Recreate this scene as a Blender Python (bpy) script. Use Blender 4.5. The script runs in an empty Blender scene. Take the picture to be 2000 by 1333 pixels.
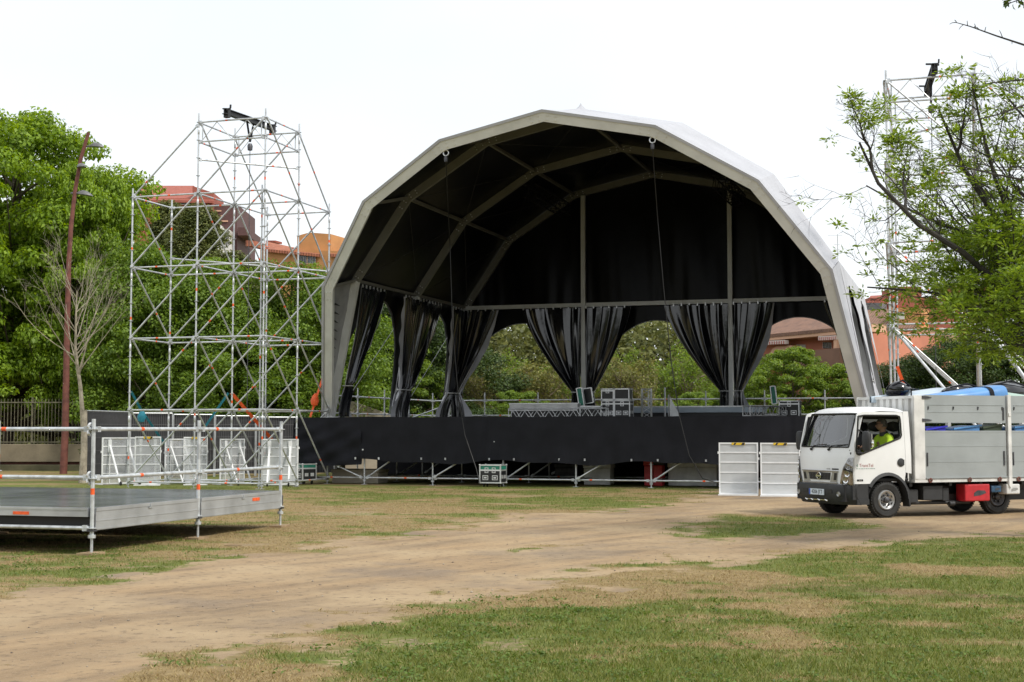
import bpy, bmesh, math, random
import numpy as np
from mathutils import Vector, Matrix, geometry

rad = math.radians
SC = bpy.context.scene
COL = SC.collection

# ------------------------------------------------------------------ camera
F_PX, HOR, CAM_H = 2776.0, 840.0, 1.6
TH = math.atan((HOR - 666.5) / F_PX)
cam = bpy.data.cameras.new('camera')
cam.sensor_width = 36.0
cam.lens = F_PX * 36.0 / 2000.0
cam.clip_start = 0.1
cam.clip_end = 3000
camo = bpy.data.objects.new('camera', cam)
camo.location = (0, 0, CAM_H)
camo.rotation_euler = (rad(90) + TH, 0, 0)
COL.objects.link(camo)
SC.camera = camo

# ------------------------------------------------------------------ world: bright thin overcast
SUN_DIR = Vector((0.55, -0.42, 0.80)).normalized()
SUN_EL = math.asin(SUN_DIR.z)
SUN_AZ = math.atan2(SUN_DIR.x, SUN_DIR.y)
W = bpy.data.worlds.new('World')
SC.world = W
W.use_nodes = True
nt = W.node_tree
for n in list(nt.nodes):
    nt.nodes.remove(n)
out = nt.nodes.new('ShaderNodeOutputWorld')
bg = nt.nodes.new('ShaderNodeBackground')
sky = nt.nodes.new('ShaderNodeTexSky')
sky.sky_type = 'NISHITA'
sky.sun_disc = False
sky.sun_elevation = SUN_EL
sky.sun_rotation = SUN_AZ
tc = nt.nodes.new('ShaderNodeTexCoord')
mp = nt.nodes.new('ShaderNodeMapping')
mp.inputs['Scale'].default_value = (1.0, 1.0, 2.2)
nz = nt.nodes.new('ShaderNodeTexNoise')
nz.inputs['Scale'].default_value = 1.7
nz.inputs['Detail'].default_value = 4
rmp = nt.nodes.new('ShaderNodeMapRange')
rmp.inputs['From Min'].default_value = 0.35
rmp.inputs['From Max'].default_value = 0.72
rmp.inputs['To Min'].default_value = 0.97
rmp.inputs['To Max'].default_value = 0.76
mixw = nt.nodes.new('ShaderNodeMix')
mixw.data_type = 'RGBA'
mixw.inputs['B'].default_value = (8.2, 8.45, 8.6, 1)      # sunlit cloud veil
nt.links.new(tc.outputs['Generated'], mp.inputs['Vector'])
nt.links.new(mp.outputs['Vector'], nz.inputs['Vector'])
nt.links.new(nz.outputs['Fac'], rmp.inputs['Value'])
nt.links.new(rmp.outputs['Result'], mixw.inputs['Factor'])
nt.links.new(sky.outputs['Color'], mixw.inputs['A'])
nt.links.new(mixw.outputs['Result'], bg.inputs['Color'])
bg.inputs['Strength'].default_value = 0.118
nt.links.new(bg.outputs['Background'], out.inputs['Surface'])

sl = bpy.data.lights.new('sun', 'SUN')
sl.energy = 2.5
sl.angle = rad(7)
sl.color = (1.0, 0.95, 0.86)
so = bpy.data.objects.new('sun', sl)
so.rotation_euler = SUN_DIR.to_track_quat('Z', 'Y').to_euler()
COL.objects.link(so)

SC.view_settings.view_transform = 'Standard'
SC.view_settings.look = 'None'
SC.view_settings.exposure = 0.27
SC.view_settings.gamma = 1.0
SC.view_settings.use_curve_mapping = False
SC.cycles.max_bounces = 6
SC.cycles.diffuse_bounces = 3
SC.cycles.glossy_bounces = 3
SC.cycles.transmission_bounces = 5
SC.cycles.transparent_max_bounces = 24

# ------------------------------------------------------------------ measuring helpers (photo pixel -> point in the place)
_c, _s = math.cos(TH), math.sin(TH)
def ray(x, y):
    a = (x - 1000) / F_PX
    b = (666.5 - y) / F_PX
    return Vector((a, _c - b * _s, _s + b * _c))
def P(x, y, Y):
    r = ray(x, y)
    return Vector((0, 0, CAM_H)) + r * (Y / r.y)
def G(x, y, z=0.0):
    r = ray(x, y)
    return Vector((0, 0, CAM_H)) + r * ((z - CAM_H) / r.z)
def XX(x, Y):
    return (x - 1000) / F_PX * Y * 1.0          # approx, near horizon
def ZZ(y, Y):
    return P(1000, y, Y).z

# ------------------------------------------------------------------ mesh builder
class MB:
    def __init__(s):
        s.v = []; s.f = []; s.m = []
    def add(s, vs, fs, mi=0):
        o = len(s.v)
        s.v.extend([tuple(p) for p in vs])
        for f in fs:
            s.f.append(tuple(i + o for i in f)); s.m.append(mi)
    def box(s, x0, x1, y0, y1, z0, z1, mi=0, M=None):
        vs = [Vector((x, y, z)) for z in (z0, z1) for y in (y0, y1) for x in (x0, x1)]
        if M is not None: vs = [M @ p for p in vs]
        s.add(vs, [(0, 2, 3, 1), (4, 5, 7, 6), (0, 1, 5, 4), (2, 6, 7, 3), (0, 4, 6, 2), (1, 3, 7, 5)], mi)
    def beam(s, p, q, w, h, mi=0, up=(0, 0, 1)):
        p = Vector(p); q = Vector(q); d = (q - p).normalized(); up = Vector(up)
        if abs(d.dot(up)) > .98: up = Vector((0, 1, 0))
        a = d.cross(up).normalized() * (w / 2); b = a.cross(d).normalized() * (h / 2)
        vs = [p - a - b, p + a - b, p + a + b, p - a + b, q - a - b, q + a - b, q + a + b, q - a + b]
        s.add(vs, [(3, 2, 1, 0), (4, 5, 6, 7), (0, 1, 5, 4), (1, 2, 6, 5), (2, 3, 7, 6), (3, 0, 4, 7)], mi)
    def ring(s, c, a, b, r, n):
        return [c + a * (r * math.cos(2 * math.pi * k / n)) + b * (r * math.sin(2 * math.pi * k / n)) for k in range(n)]
    def path(s, pts, rs, n=8, mi=0, cap=True, mis=None):
        pts = [Vector(p) for p in pts]
        if not hasattr(rs, '__len__'): rs = [rs] * len(pts)
        o = len(s.v); a = None
        for i, p in enumerate(pts):
            d = (pts[min(i + 1, len(pts) - 1)] - pts[max(i - 1, 0)])
            d = d.normalized() if d.length > 1e-9 else Vector((0, 0, 1))
            if a is None:
                a = d.orthogonal().normalized()
            else:
                a = (a - d * a.dot(d))
                a = a.normalized() if a.length > 1e-6 else d.orthogonal().normalized()
            b = d.cross(a)
            s.v.extend([tuple(q) for q in s.ring(p, a, b, rs[i], n)])
        for i in range(len(pts) - 1):
            for k in range(n):
                k2 = (k + 1) % n
                s.f.append((o + i * n + k, o + i * n + k2, o + (i + 1) * n + k2, o + (i + 1) * n + k))
                s.m.append(mis[i] if mis else mi)
        if cap:
            s.f.append(tuple(o + k for k in range(n - 1, -1, -1))); s.m.append(mi)
            e = o + (len(pts) - 1) * n
            s.f.append(tuple(e + k for k in range(n))); s.m.append(mi)
    def tube(s, p, q, r, n=8, mi=0, r2=None):
        s.path([p, q], [r, r if r2 is None else r2], n, mi)
    def lathe(s, prof, c, axis, n=20, mi=0):
        c = Vector(c); axis = Vector(axis).normalized(); a = axis.orthogonal().normalized(); b = axis.cross(a)
        o = len(s.v)
        for (r, h) in prof:
            s.v.extend([tuple(q) for q in s.ring(c + axis * h, a, b, max(r, 1e-4), n)])
        for i in range(len(prof) - 1):
            for k in range(n):
                k2 = (k + 1) % n
                s.f.append((o + i * n + k, o + i * n + k2, o + (i + 1) * n + k2, o + (i + 1) * n + k)); s.m.append(mi)
    def grid(s, rows, mi=0, flip=False):
        o = len(s.v); n = len(rows[0])
        for r in rows: s.v.extend([tuple(p) for p in r])
        for i in range(len(rows) - 1):
            for k in range(n - 1):
                f = (o + i * n + k, o + i * n + k + 1, o + (i + 1) * n + k + 1, o + (i + 1) * n + k)
                s.f.append(f[::-1] if flip else f); s.m.append(mi)
    def prism(s, poly, ext, mi=0):
        poly = [Vector(p) for p in poly]; ext = Vector(ext); n = len(poly)
        s.add(poly + [p + ext for p in poly],
              [tuple(range(n - 1, -1, -1)), tuple(range(n, 2 * n))] + [(k, (k + 1) % n, n + (k + 1) % n, n + k) for k in range(n)], mi)
    def plate(s, outer, holes, fn, th, mi=0):
        """flat outline with holes mapped by fn(a, b, depth) and given a thickness"""
        loops = [outer] + list(holes)
        flat = [Vector((a, b, 0)) for l in loops for (a, b) in l]
        tris = geometry.tessellate_polygon([[Vector((a, b, 0)) for (a, b) in l] for l in loops])
        N = len(flat)
        vs = [Vector(fn(p.x, p.y, 0)) for p in flat] + [Vector(fn(p.x, p.y, th)) for p in flat]
        fs = [tuple(t) for t in tris] + [tuple(N + i for i in t[::-1]) for t in tris]
        o = 0
        for l in loops:
            n = len(l)
            for k in range(n):
                k2 = (k + 1) % n
                fs.append((o + k, o + k2, N + o + k2, N + o + k))
            o += n
        s.add(vs, fs, mi)
    def build(s, name, mats, parent=None, smooth=True, bevel=0, fix=False, ang=35):
        me = bpy.data.meshes.new(name)
        me.from_pydata(s.v, [], s.f)
        if not isinstance(mats, (list, tuple)): mats = [mats]
        for m in mats: me.materials.append(m)
        if len(mats) > 1: me.polygons.foreach_set('material_index', s.m)
        if fix:
            bm = bmesh.new(); bm.from_mesh(me)
            bmesh.ops.recalc_face_normals(bm, faces=bm.faces); bm.to_mesh(me); bm.free()
        me.update()
        if smooth:
            me.polygons.foreach_set('use_smooth', [True] * len(me.polygons))
            me.set_sharp_from_angle(angle=rad(ang))
        o = bpy.data.objects.new(name, me)
        COL.objects.link(o)
        if parent is not None: o.parent = parent
        if bevel:
            b = o.modifiers.new('bevel', 'BEVEL'); b.width = bevel; b.segments = 2; b.limit_method = 'ANGLE'
        return o

def np_mesh(name, verts, faces, mats):
    verts = np.asarray(verts, dtype=np.float32); faces = np.asarray(faces, dtype=np.int32)
    me = bpy.data.meshes.new(name)
    k = faces.shape[1]
    me.vertices.add(len(verts)); me.vertices.foreach_set('co', verts.ravel())
    me.loops.add(faces.size); me.loops.foreach_set('vertex_index', faces.ravel())
    me.polygons.add(len(faces))
    me.polygons.foreach_set('loop_start', np.arange(0, faces.size, k, dtype=np.int32))
    me.update(calc_edges=True)
    for m in (mats if isinstance(mats, (list, tuple)) else [mats]): me.materials.append(m)
    return me

def link(name, me, parent=None):
    o = bpy.data.objects.new(name, me); COL.objects.link(o)
    if parent is not None: o.parent = parent
    return o
def tag(o, label=None, cat=None, group=None, kind=None):
    if label: o['label'] = label
    if cat: o['category'] = cat
    if group: o['group'] = group
    if kind: o['kind'] = kind
    return o
def thing(name, label, cat, loc=(0, 0, 0), rz=0.0, group=None):
    o = bpy.data.objects.new(name, None); COL.objects.link(o)
    o.empty_display_size = .3
    o.location = loc; o.rotation_euler = (0, 0, rz)
    return tag(o, label, cat, group)
def copy_tree(o, parent=None):
    c = o.copy(); COL.objects.link(c)
    if parent is not None: c.parent = parent
    for ch in list(o.children): copy_tree(ch, c)
    return c
def structure(o):
    o['kind'] = 'structure'; return o
def text_mesh(txt, size, mat, depth=0.002, squeeze=1.0):
    cu = bpy.data.curves.new('lettering', 'FONT'); cu.body = txt; cu.size = size; cu.extrude = depth
    cu.align_x = 'CENTER'; cu.align_y = 'CENTER'
    o = bpy.data.objects.new('lettering', cu); COL.objects.link(o)
    dg = bpy.context.evaluated_depsgraph_get(); dg.update()
    me = bpy.data.meshes.new_from_object(o.evaluated_get(dg))
    bpy.data.objects.remove(o)
    me.transform(Matrix.Scale(squeeze, 4, (1, 0, 0)))
    me.materials.clear(); me.materials.append(mat)
    return me

# ------------------------------------------------------------------ materials
def mat(name, col, rough=.5, metal=0.0, var=.12, scale=3.0, bump=0.0, bscale=40.0, col2=None, spec=.5, detail=4, thr=None):
    m = bpy.data.materials.new(name); m.use_nodes = True
    n = m.node_tree.nodes; l = m.node_tree.links
    b = n['Principled BSDF']
    b.inputs['Roughness'].default_value = rough
    b.inputs['Metallic'].default_value = metal
    b.inputs['Specular IOR Level'].default_value = spec
    t = n.new('ShaderNodeTexCoord')
    z = n.new('ShaderNodeTexNoise'); z.inputs['Scale'].default_value = scale; z.inputs['Detail'].default_value = detail
    l.new(t.outputs['Object'], z.inputs['Vector'])
    mx = n.new('ShaderNodeMix'); mx.data_type = 'RGBA'
    c2 = col2 if col2 else tuple(max(0, c * (1 - 2 * var)) for c in col)
    mx.inputs['A'].default_value = (*c2, 1); mx.inputs['B'].default_value = (*(col if col2 else tuple(min(1, c * (1 + var * .6)) for c in col)), 1)
    mr = n.new('ShaderNodeMapRange')
    lo, hi = thr if thr else (.32, .62)
    mr.inputs['From Min'].default_value = lo; mr.inputs['From Max'].default_value = hi
    l.new(z.outputs['Fac'], mr.inputs['Value']); l.new(mr.outputs['Result'], mx.inputs['Factor'])
    l.new(mx.outputs['Result'], b.inputs['Base Color'])
    if bump:
        z2 = n.new('ShaderNodeTexNoise'); z2.inputs['Scale'].default_value = bscale; z2.inputs['Detail'].default_value = 5
        l.new(t.outputs['Object'], z2.inputs['Vector'])
        bp = n.new('ShaderNodeBump'); bp.inputs['Strength'].default_value = bump; bp.inputs['Distance'].default_value = .02
        l.new(z2.outputs['Fac'], bp.inputs['Height']); l.new(bp.outputs['Normal'], b.inputs['Normal'])
    return m

def leaf_mat(name, cols, trans=.35, rough=.5):
    m = bpy.data.materials.new(name); m.use_nodes = True
    n = m.node_tree.nodes; l = m.node_tree.links
    n.remove(n['Principled BSDF'])
    o = n['Material Output']
    g = n.new('ShaderNodeNewGeometry')
    r = n.new('ShaderNodeValToRGB')
    e = r.color_ramp.elements
    for i, c in enumerate(cols):
        pos = i / max(1, len(cols) - 1)
        if i < 2: e[i].position = pos; e[i].color = (*c, 1)
        else:
            x = e.new(pos); x.color = (*c, 1)
    e[1].position = 1 / max(1, len(cols) - 1)
    l.new(g.outputs['Random Per Island'], r.inputs['Fac'])
    d = n.new('ShaderNodeBsdfPrincipled'); d.inputs['Roughness'].default_value = rough; d.inputs['Specular IOR Level'].default_value = .35
    t = n.new('ShaderNodeBsdfTranslucent')
    hs = n.new('ShaderNodeHueSaturation'); hs.inputs['Value'].default_value = 1.5; hs.inputs['Saturation'].default_value = 1.1; hs.inputs['Hue'].default_value = .485
    l.new(r.outputs['Color'], hs.inputs['Color']); l.new(hs.outputs['Color'], t.inputs['Color'])
    l.new(r.outputs['Color'], d.inputs['Base Color'])
    mx = n.new('ShaderNodeMixShader'); mx.inputs['Fac'].default_value = trans
    l.new(d.outputs['BSDF'], mx.inputs[1]); l.new(t.outputs['BSDF'], mx.inputs[2]); l.new(mx.outputs['Shader'], o.inputs['Surface'])
    return m

def glass_mat(name, tint=(.5, .57, .6), alpha=.36, rough=.02):
    m = bpy.data.materials.new(name); m.use_nodes = True
    n = m.node_tree.nodes; l = m.node_tree.links
    n.remove(n['Principled BSDF']); o = n['Material Output']
    t = n.new('ShaderNodeBsdfTransparent'); t.inputs['Color'].default_value = (*tint, 1)
    g = n.new('ShaderNodeBsdfGlossy'); g.inputs['Roughness'].default_value = rough
    f = n.new('ShaderNodeFresnel'); f.inputs['IOR'].default_value = 1.6
    a = n.new('ShaderNodeMath'); a.operation = 'MULTIPLY_ADD'; a.inputs[1].default_value = 1.5; a.inputs[2].default_value = alpha * .3
    l.new(f.outputs['Fac'], a.inputs[0])
    mx = n.new('ShaderNodeMixShader')
    l.new(a.outputs['Value'], mx.inputs['Fac']); l.new(t.outputs['BSDF'], mx.inputs[1]); l.new(g.outputs['BSDF'], mx.inputs[2])
    l.new(mx.outputs['Shader'], o.inputs['Surface'])
    return m

def sheer_mat(name, col, open_frac, rough=.5):
    """perforated sheet: the holes are finer than a pixel, so the open area is a fixed share of clear surface"""
    m = bpy.data.materials.new(name); m.use_nodes = True
    n = m.node_tree.nodes; l = m.node_tree.links
    b = n['Principled BSDF']; b.inputs['Base Color'].default_value = (*col, 1); b.inputs['Roughness'].default_value = rough
    o = n['Material Output']
    t = n.new('ShaderNodeBsdfTransparent')
    tc = n.new('ShaderNodeTexCoord'); z = n.new('ShaderNodeTexNoise'); z.inputs['Scale'].default_value = 3.0
    l.new(tc.outputs['Object'], z.inputs['Vector'])
    a = n.new('ShaderNodeMath'); a.operation = 'MULTIPLY_ADD'; a.inputs[1].default_value = .25; a.inputs[2].default_value = open_frac - .125
    l.new(z.outputs['Fac'], a.inputs[0])
    mx = n.new('ShaderNodeMixShader'); l.new(a.outputs['Value'], mx.inputs['Fac'])
    l.new(b.outputs['BSDF'], mx.inputs[1]); l.new(t.outputs['BSDF'], mx.inputs[2]); l.new(mx.outputs['Shader'], o.inputs['Surface'])
    return m

M = {}
M['galv'] = mat('galvanised_steel', (.60, .62, .64), .42, .55, .12, 6, .05, 60)
M['galv_near'] = mat('galvanised_steel_weathered', (.60, .63, .65), .45, .5, .14, 9, .08, 90)
M['orange'] = mat('orange_paint', (.85, .12, .025), .5, 0, .12, 20)
M['alu'] = mat('aluminium_profile', (.66, .665, .65), .45, .10, .06, 2)
M['alu_plate'] = mat('mill_aluminium', (.56, .57, .58), .4, .5, .08, 3, .05, 30)
M['alu_bright'] = mat('bright_aluminium', (.72, .73, .74), .35, .6, .08, 8)
M['alu_shaded'] = mat('aluminium_shaded', (.21, .205, .18), .5, .2, .06, 2)  # same aluminium, darkened in colour for the shade inside the tent
M['lining'] = mat('black_lining', (.0035, .0042, .0075), .34, 0, .2, 2, .35, 1.6, spec=.13)
M['white_vinyl'] = mat('white_vinyl', (.43, .435, .47), .45, 0, .05, 1.2, .08, 3)
M['grey_vinyl'] = mat('grey_vinyl', (.27, .275, .285), .5, 0, .12, 2, .3, 4)
M['black_vinyl'] = mat('black_vinyl', (.0035, .0040, .0060), .34, 0, .2, 2, .25, 2.2, spec=.16)
M['black_curtain'] = mat('black_vinyl_curtain', (.006, .0068, .010), .13, 0, .2, 2, .16, 4, spec=.8)
M['black_cloth'] = mat('black_molton', (.014, .0145, .019), .85, 0, .12, 2, .15, 30, spec=.25)
M['black'] = mat('black_paint', (.012, .012, .013), .5, 0, .2, 5)
M['black_panel'] = mat('black_laminate', (.015, .0155, .017), .35, 0, .2, 5)
M['rubber'] = mat('black_rubber', (.022, .022, .022), .75, 0, .2, 8, .1, 60)
M['green_tape'] = mat('green_laminate', (.02, .22, .15), .45, 0, .12, 8)
M['red'] = mat('red_plastic', (.5, .02, .03), .4, 0, .1, 8)
M['steel_dark'] = mat('dark_steel', (.10, .10, .11), .5, .6, .2, 8)
M['rust'] = mat('rusty_corten', (.16, .055, .04), .75, 0, .2, 5, .1, 40)
M['lamp_grey'] = mat('lamp_grey', (.15, .15, .155), .5, .2, .1, 6)
M['concrete'] = mat('stained_concrete', (.22, .185, .125), .9, 0, .1, 1.6, .4, 12, col2=(.15, .125, .085))
M['concrete_dark'] = mat('mossy_concrete', (.10, .09, .05), .9, 0, .1, 1.2, .4, 10, col2=(.045, .045, .02))
M['beige_wall'] = mat('beige_concrete', (.45, .40, .32), .9, 0, .1, .8, .2, 8)
M['white_paint'] = mat('white_truck_paint', (.80, .81, .82), .28, 0, .03, 2)
M['white_soiled'] = mat('white_soiled_paint', (.70, .70, .69), .45, 0, .12, 3, .03, 20)
M['white_frame'] = mat('white_powder_coat', (.78, .79, .80), .45, 0, .05, 5)
M['board'] = mat('aluminium_board', (.38, .41, .42), .38, .35, .06, 1.5, .04, 10)
M['plastic_dark'] = mat('dark_grey_plastic', (.030, .031, .034), .6, 0, .12, 6)
M['interior'] = mat('cab_interior', (.018, .018, .02), .8, 0, .1, 6)
M['chrome'] = mat('chrome', (.75, .75, .75), .12, 1.0, .03, 6)
M['silver'] = mat('silver_plastic', (.42, .42, .42), .3, .6, .05, 6)
M['glass'] = glass_mat('windscreen_glass')
M['lens'] = glass_mat('headlight_lens', (.8, .8, .8), .5, .05)
M['bark_pale'] = mat('pale_bark', (.40, .35, .27), .9, 0, .2, 6, .4, 20)
M['bark_twig'] = mat('twig_bark', (.24, .19, .14), .9, 0, .2, 6)
M['bark_dark'] = mat('dark_bark', (.045, .04, .035), .9, 0, .2, 6, .4, 20)
M['bark_brown'] = mat('brown_bark', (.09, .07, .05), .9, 0, .2, 4, .4, 20)
M['sheer_white'] = sheer_mat('white_perforated_sheet', (.66, .68, .69), .40)
M['sheer_grey'] = sheer_mat('grey_perforated_sheet', (.70, .72, .74), .68)
M['hivis'] = mat('hi_vis_yellow', (.55, .80, .04), .7, 0, .08, 10)
M['skin'] = mat('skin', (.36, .20, .14), .55, 0, .1, 12)
M['hair'] = mat('grey_hair', (.10, .095, .09), .8, 0, .2, 30)
M['yellow'] = mat('warning_yellow', (.75, .50, .02), .5, 0, .08, 10)
M['plate_white'] = mat('plate_white', (.62, .68, .76), .4, 0, .03, 10)
M['plate_blue'] = mat('plate_blue', (.02, .08, .4), .4, 0, .03, 10)
M['blue'] = mat('blue_plastic', (.10, .28, .60), .35, 0, .12, 2)
M['blue_deep'] = mat('deep_blue_plastic', (.03, .03, .55), .4, 0, .1, 3)
M['pale_green'] = mat('pale_green_fibreglass', (.34, .46, .40), .35, 0, .08, 3)
M['pale_blue'] = mat('faded_blue_fibreglass', (.42, .50, .58), .35, 0, .08, 2)
M['teal'] = mat('teal_strap', (.02, .22, .30), .7, 0, .1, 10)
M['wood'] = mat('raw_wood', (.34, .24, .14), .8, 0, .15, 6)

# ------------------------------------------------------------------ ground, path, grass
rng = np.random.default_rng(7)
random.seed(7)
_LAT = rng.random((256, 256))
def vnoise(x, y):
    xi = np.floor(x).astype(int); yi = np.floor(y).astype(int)
    fx = x - xi; fy = y - yi
    fx = fx * fx * (3 - 2 * fx); fy = fy * fy * (3 - 2 * fy)
    g = lambda a, b: _LAT[a % 256, b % 256]
    return (g(xi, yi) * (1 - fx) + g(xi + 1, yi) * fx) * (1 - fy) + (g(xi, yi + 1) * (1 - fx) + g(xi + 1, yi + 1) * fx) * fy
def fbm(x, y, o=4):
    r = 0; a = .5; t = 0
    for i in range(o):
        r = r + a * vnoise(x * 2 ** i + 17.3 * i, y * 2 ** i + 5.1 * i); t += a; a *= .5
    return r / t
def gpoly(px):
    return np.array([[G(x, y).x, G(x, y).y] for x, y in px])
def sdist(px, py, poly):
    d = np.full(px.shape, 1e9); ins = np.zeros(px.shape, bool)
    n = len(poly)
    for i in range(n):
        a = poly[i]; b = poly[(i + 1) % n]; e = b - a
        t = np.clip(((px - a[0]) * e[0] + (py - a[1]) * e[1]) / (e @ e + 1e-12), 0, 1)
        d = np.minimum(d, np.hypot(px - a[0] - t * e[0], py - a[1] - t * e[1]))
        c = ((a[1] > py) != (b[1] > py)) & (px < (b[0] - a[0]) * (py - a[1]) / (b[1] - a[1] + 1e-12) + a[0])
        ins ^= c
    return np.where(ins, d, -d)
TRACK = gpoly([(0, 1150), (120, 1138), (330, 1098), (480, 1080), (600, 1068), (700, 1047), (850, 1030), (1000, 1003), (1150, 1000), (1250, 990),
               (1330, 976), (1370, 960), (1400, 950), (1560, 951), (2000, 951), (2300, 952), (2400, 1025), (2000, 1046), (1850, 1056), (1700, 1068),
               (1560, 1082), (1430, 1098), (1300, 1108), (1200, 1124), (1120, 1150), (1000, 1168), (900, 1185), (800, 1210), (700, 1232), (560, 1262),
               (430, 1290), (300, 1333), (200, 1420), (-500, 1420), (-500, 1230)])
ISLAND = gpoly([(1290, 1052), (1370, 1013), (1450, 1004), (1560, 1004), (1650, 1014), (1730, 1030), (1600, 1044), (1450, 1054), (1350, 1062)])
ISLET = gpoly([(960, 1080), (1010, 1066), (1100, 1060), (1160, 1066), (1060, 1082)])
GREEN_SPOTS = [(110, 1105, 1.4, 1.0), (930, 1215, .9, 1.0), (780, 1290, .8, .8), (1160, 1200, .8, .7), (1500, 1290, 3.0, .7), (1100, 1310, 2.0, .5), (1900, 1090, 2.6, .8),
               (1900, 1250, 2.5, .45), (1130, 985, 2.6, .5), (760, 975, 2.0, .2), (1500, 1030, 2.2, .6), (300, 955, 4, .6), (1000, 955, 6, .5), (120, 960, 5, .8)]
DRY_SPOTS = [(1150, 1160, 1.6, .7), (1700, 1215, 1.8, .5), (820, 1000, 3, .5), (600, 965, 3, .6), (1200, 965, 2, .5), (1000, 1240, 1.0, .5), (500, 1050, 1.2, .5), (560, 1310, .8, .5)]
def path_f(x, y):
    d = sdist(x, y, TRACK)
    n1 = (fbm(x * .9, y * .9) - .5); n2 = fbm(x * 4 + 9, y * 4, 3) - .5
    v = .29 + d / 1.25 + n1 * .9 + n2 * 1.5 + 1.5 * (fbm(x * 1.7 + 60, y * 1.9 + 7, 3) - .5)
    i1 = .5 + sdist(x, y, ISLAND) / 1.2 + n1 * 1.4 + n2 * 1.1
    i2 = .25 + sdist(x, y, ISLET) / 1.2 + n1 * 1.0 + n2 * 1.2
    v = np.minimum(v, 1.1 - np.clip(i1, 0, 1)); v = np.minimum(v, 1.15 - np.clip(i2, 0, 1))
    bare = fbm(x * .55 + 40, y * .55 + 3) + .35 * (fbm(x * 2.5, y * 2.5 + 50, 3) - .5)
    v = np.maximum(v, np.clip((bare - .63) * 4, 0, .5))
    return np.clip(v, 0, 1)
_GS = [(G(a, b), r, w) for a, b, r, w in GREEN_SPOTS]
_DS = [(G(a, b), r, w) for a, b, r, w in DRY_SPOTS]
def green_f(x, y):
    v = .36 + 1.5 * (fbm(x * .55 + 3, y * .9 + 8) - .5) + 1.9 * (fbm(x * 1.5 + 30, y * 2.6 + 2, 4) - .5)
    for p, r, w in _GS: v = v + w * .6 * np.exp(-((x - p.x) ** 2 + ((y - p.y) * .8) ** 2) / r ** 2)
    for p, r, w in _DS: v = v - w * .6 * np.exp(-((x - p.x) ** 2 + ((y - p.y) * .8) ** 2) / r ** 2)
    return np.clip(v, 0, 1)
def relief(x, y):
    return .035 * (fbm(x * .35 + 77, y * .35) - .5) + .012 * (fbm(x * 2.2, y * 2.2 + 9, 2) - .5)

xs = np.concatenate([[-900, -400, -200, -110, -70, -45, -30, -22, -17], np.arange(-14, 20.01, .13), [23, 28, 36, 50, 75, 120, 220, 420, 900]])
ys = np.concatenate([[-300, -100, -40, -15, 0, 4, 6.5], np.arange(8, 46.01, .13), [49, 53, 58, 65, 75, 90, 120, 180, 300, 600, 1400]])
gx, gy = np.meshgrid(xs, ys)
gz = relief(gx, gy)
nx, ny = len(xs), len(ys)
idx = np.arange(nx * ny).reshape(ny, nx)
fc = np.stack([idx[:-1, :-1], idx[:-1, 1:], idx[1:, 1:], idx[1:, :-1]], -1).reshape(-1, 4)

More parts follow.
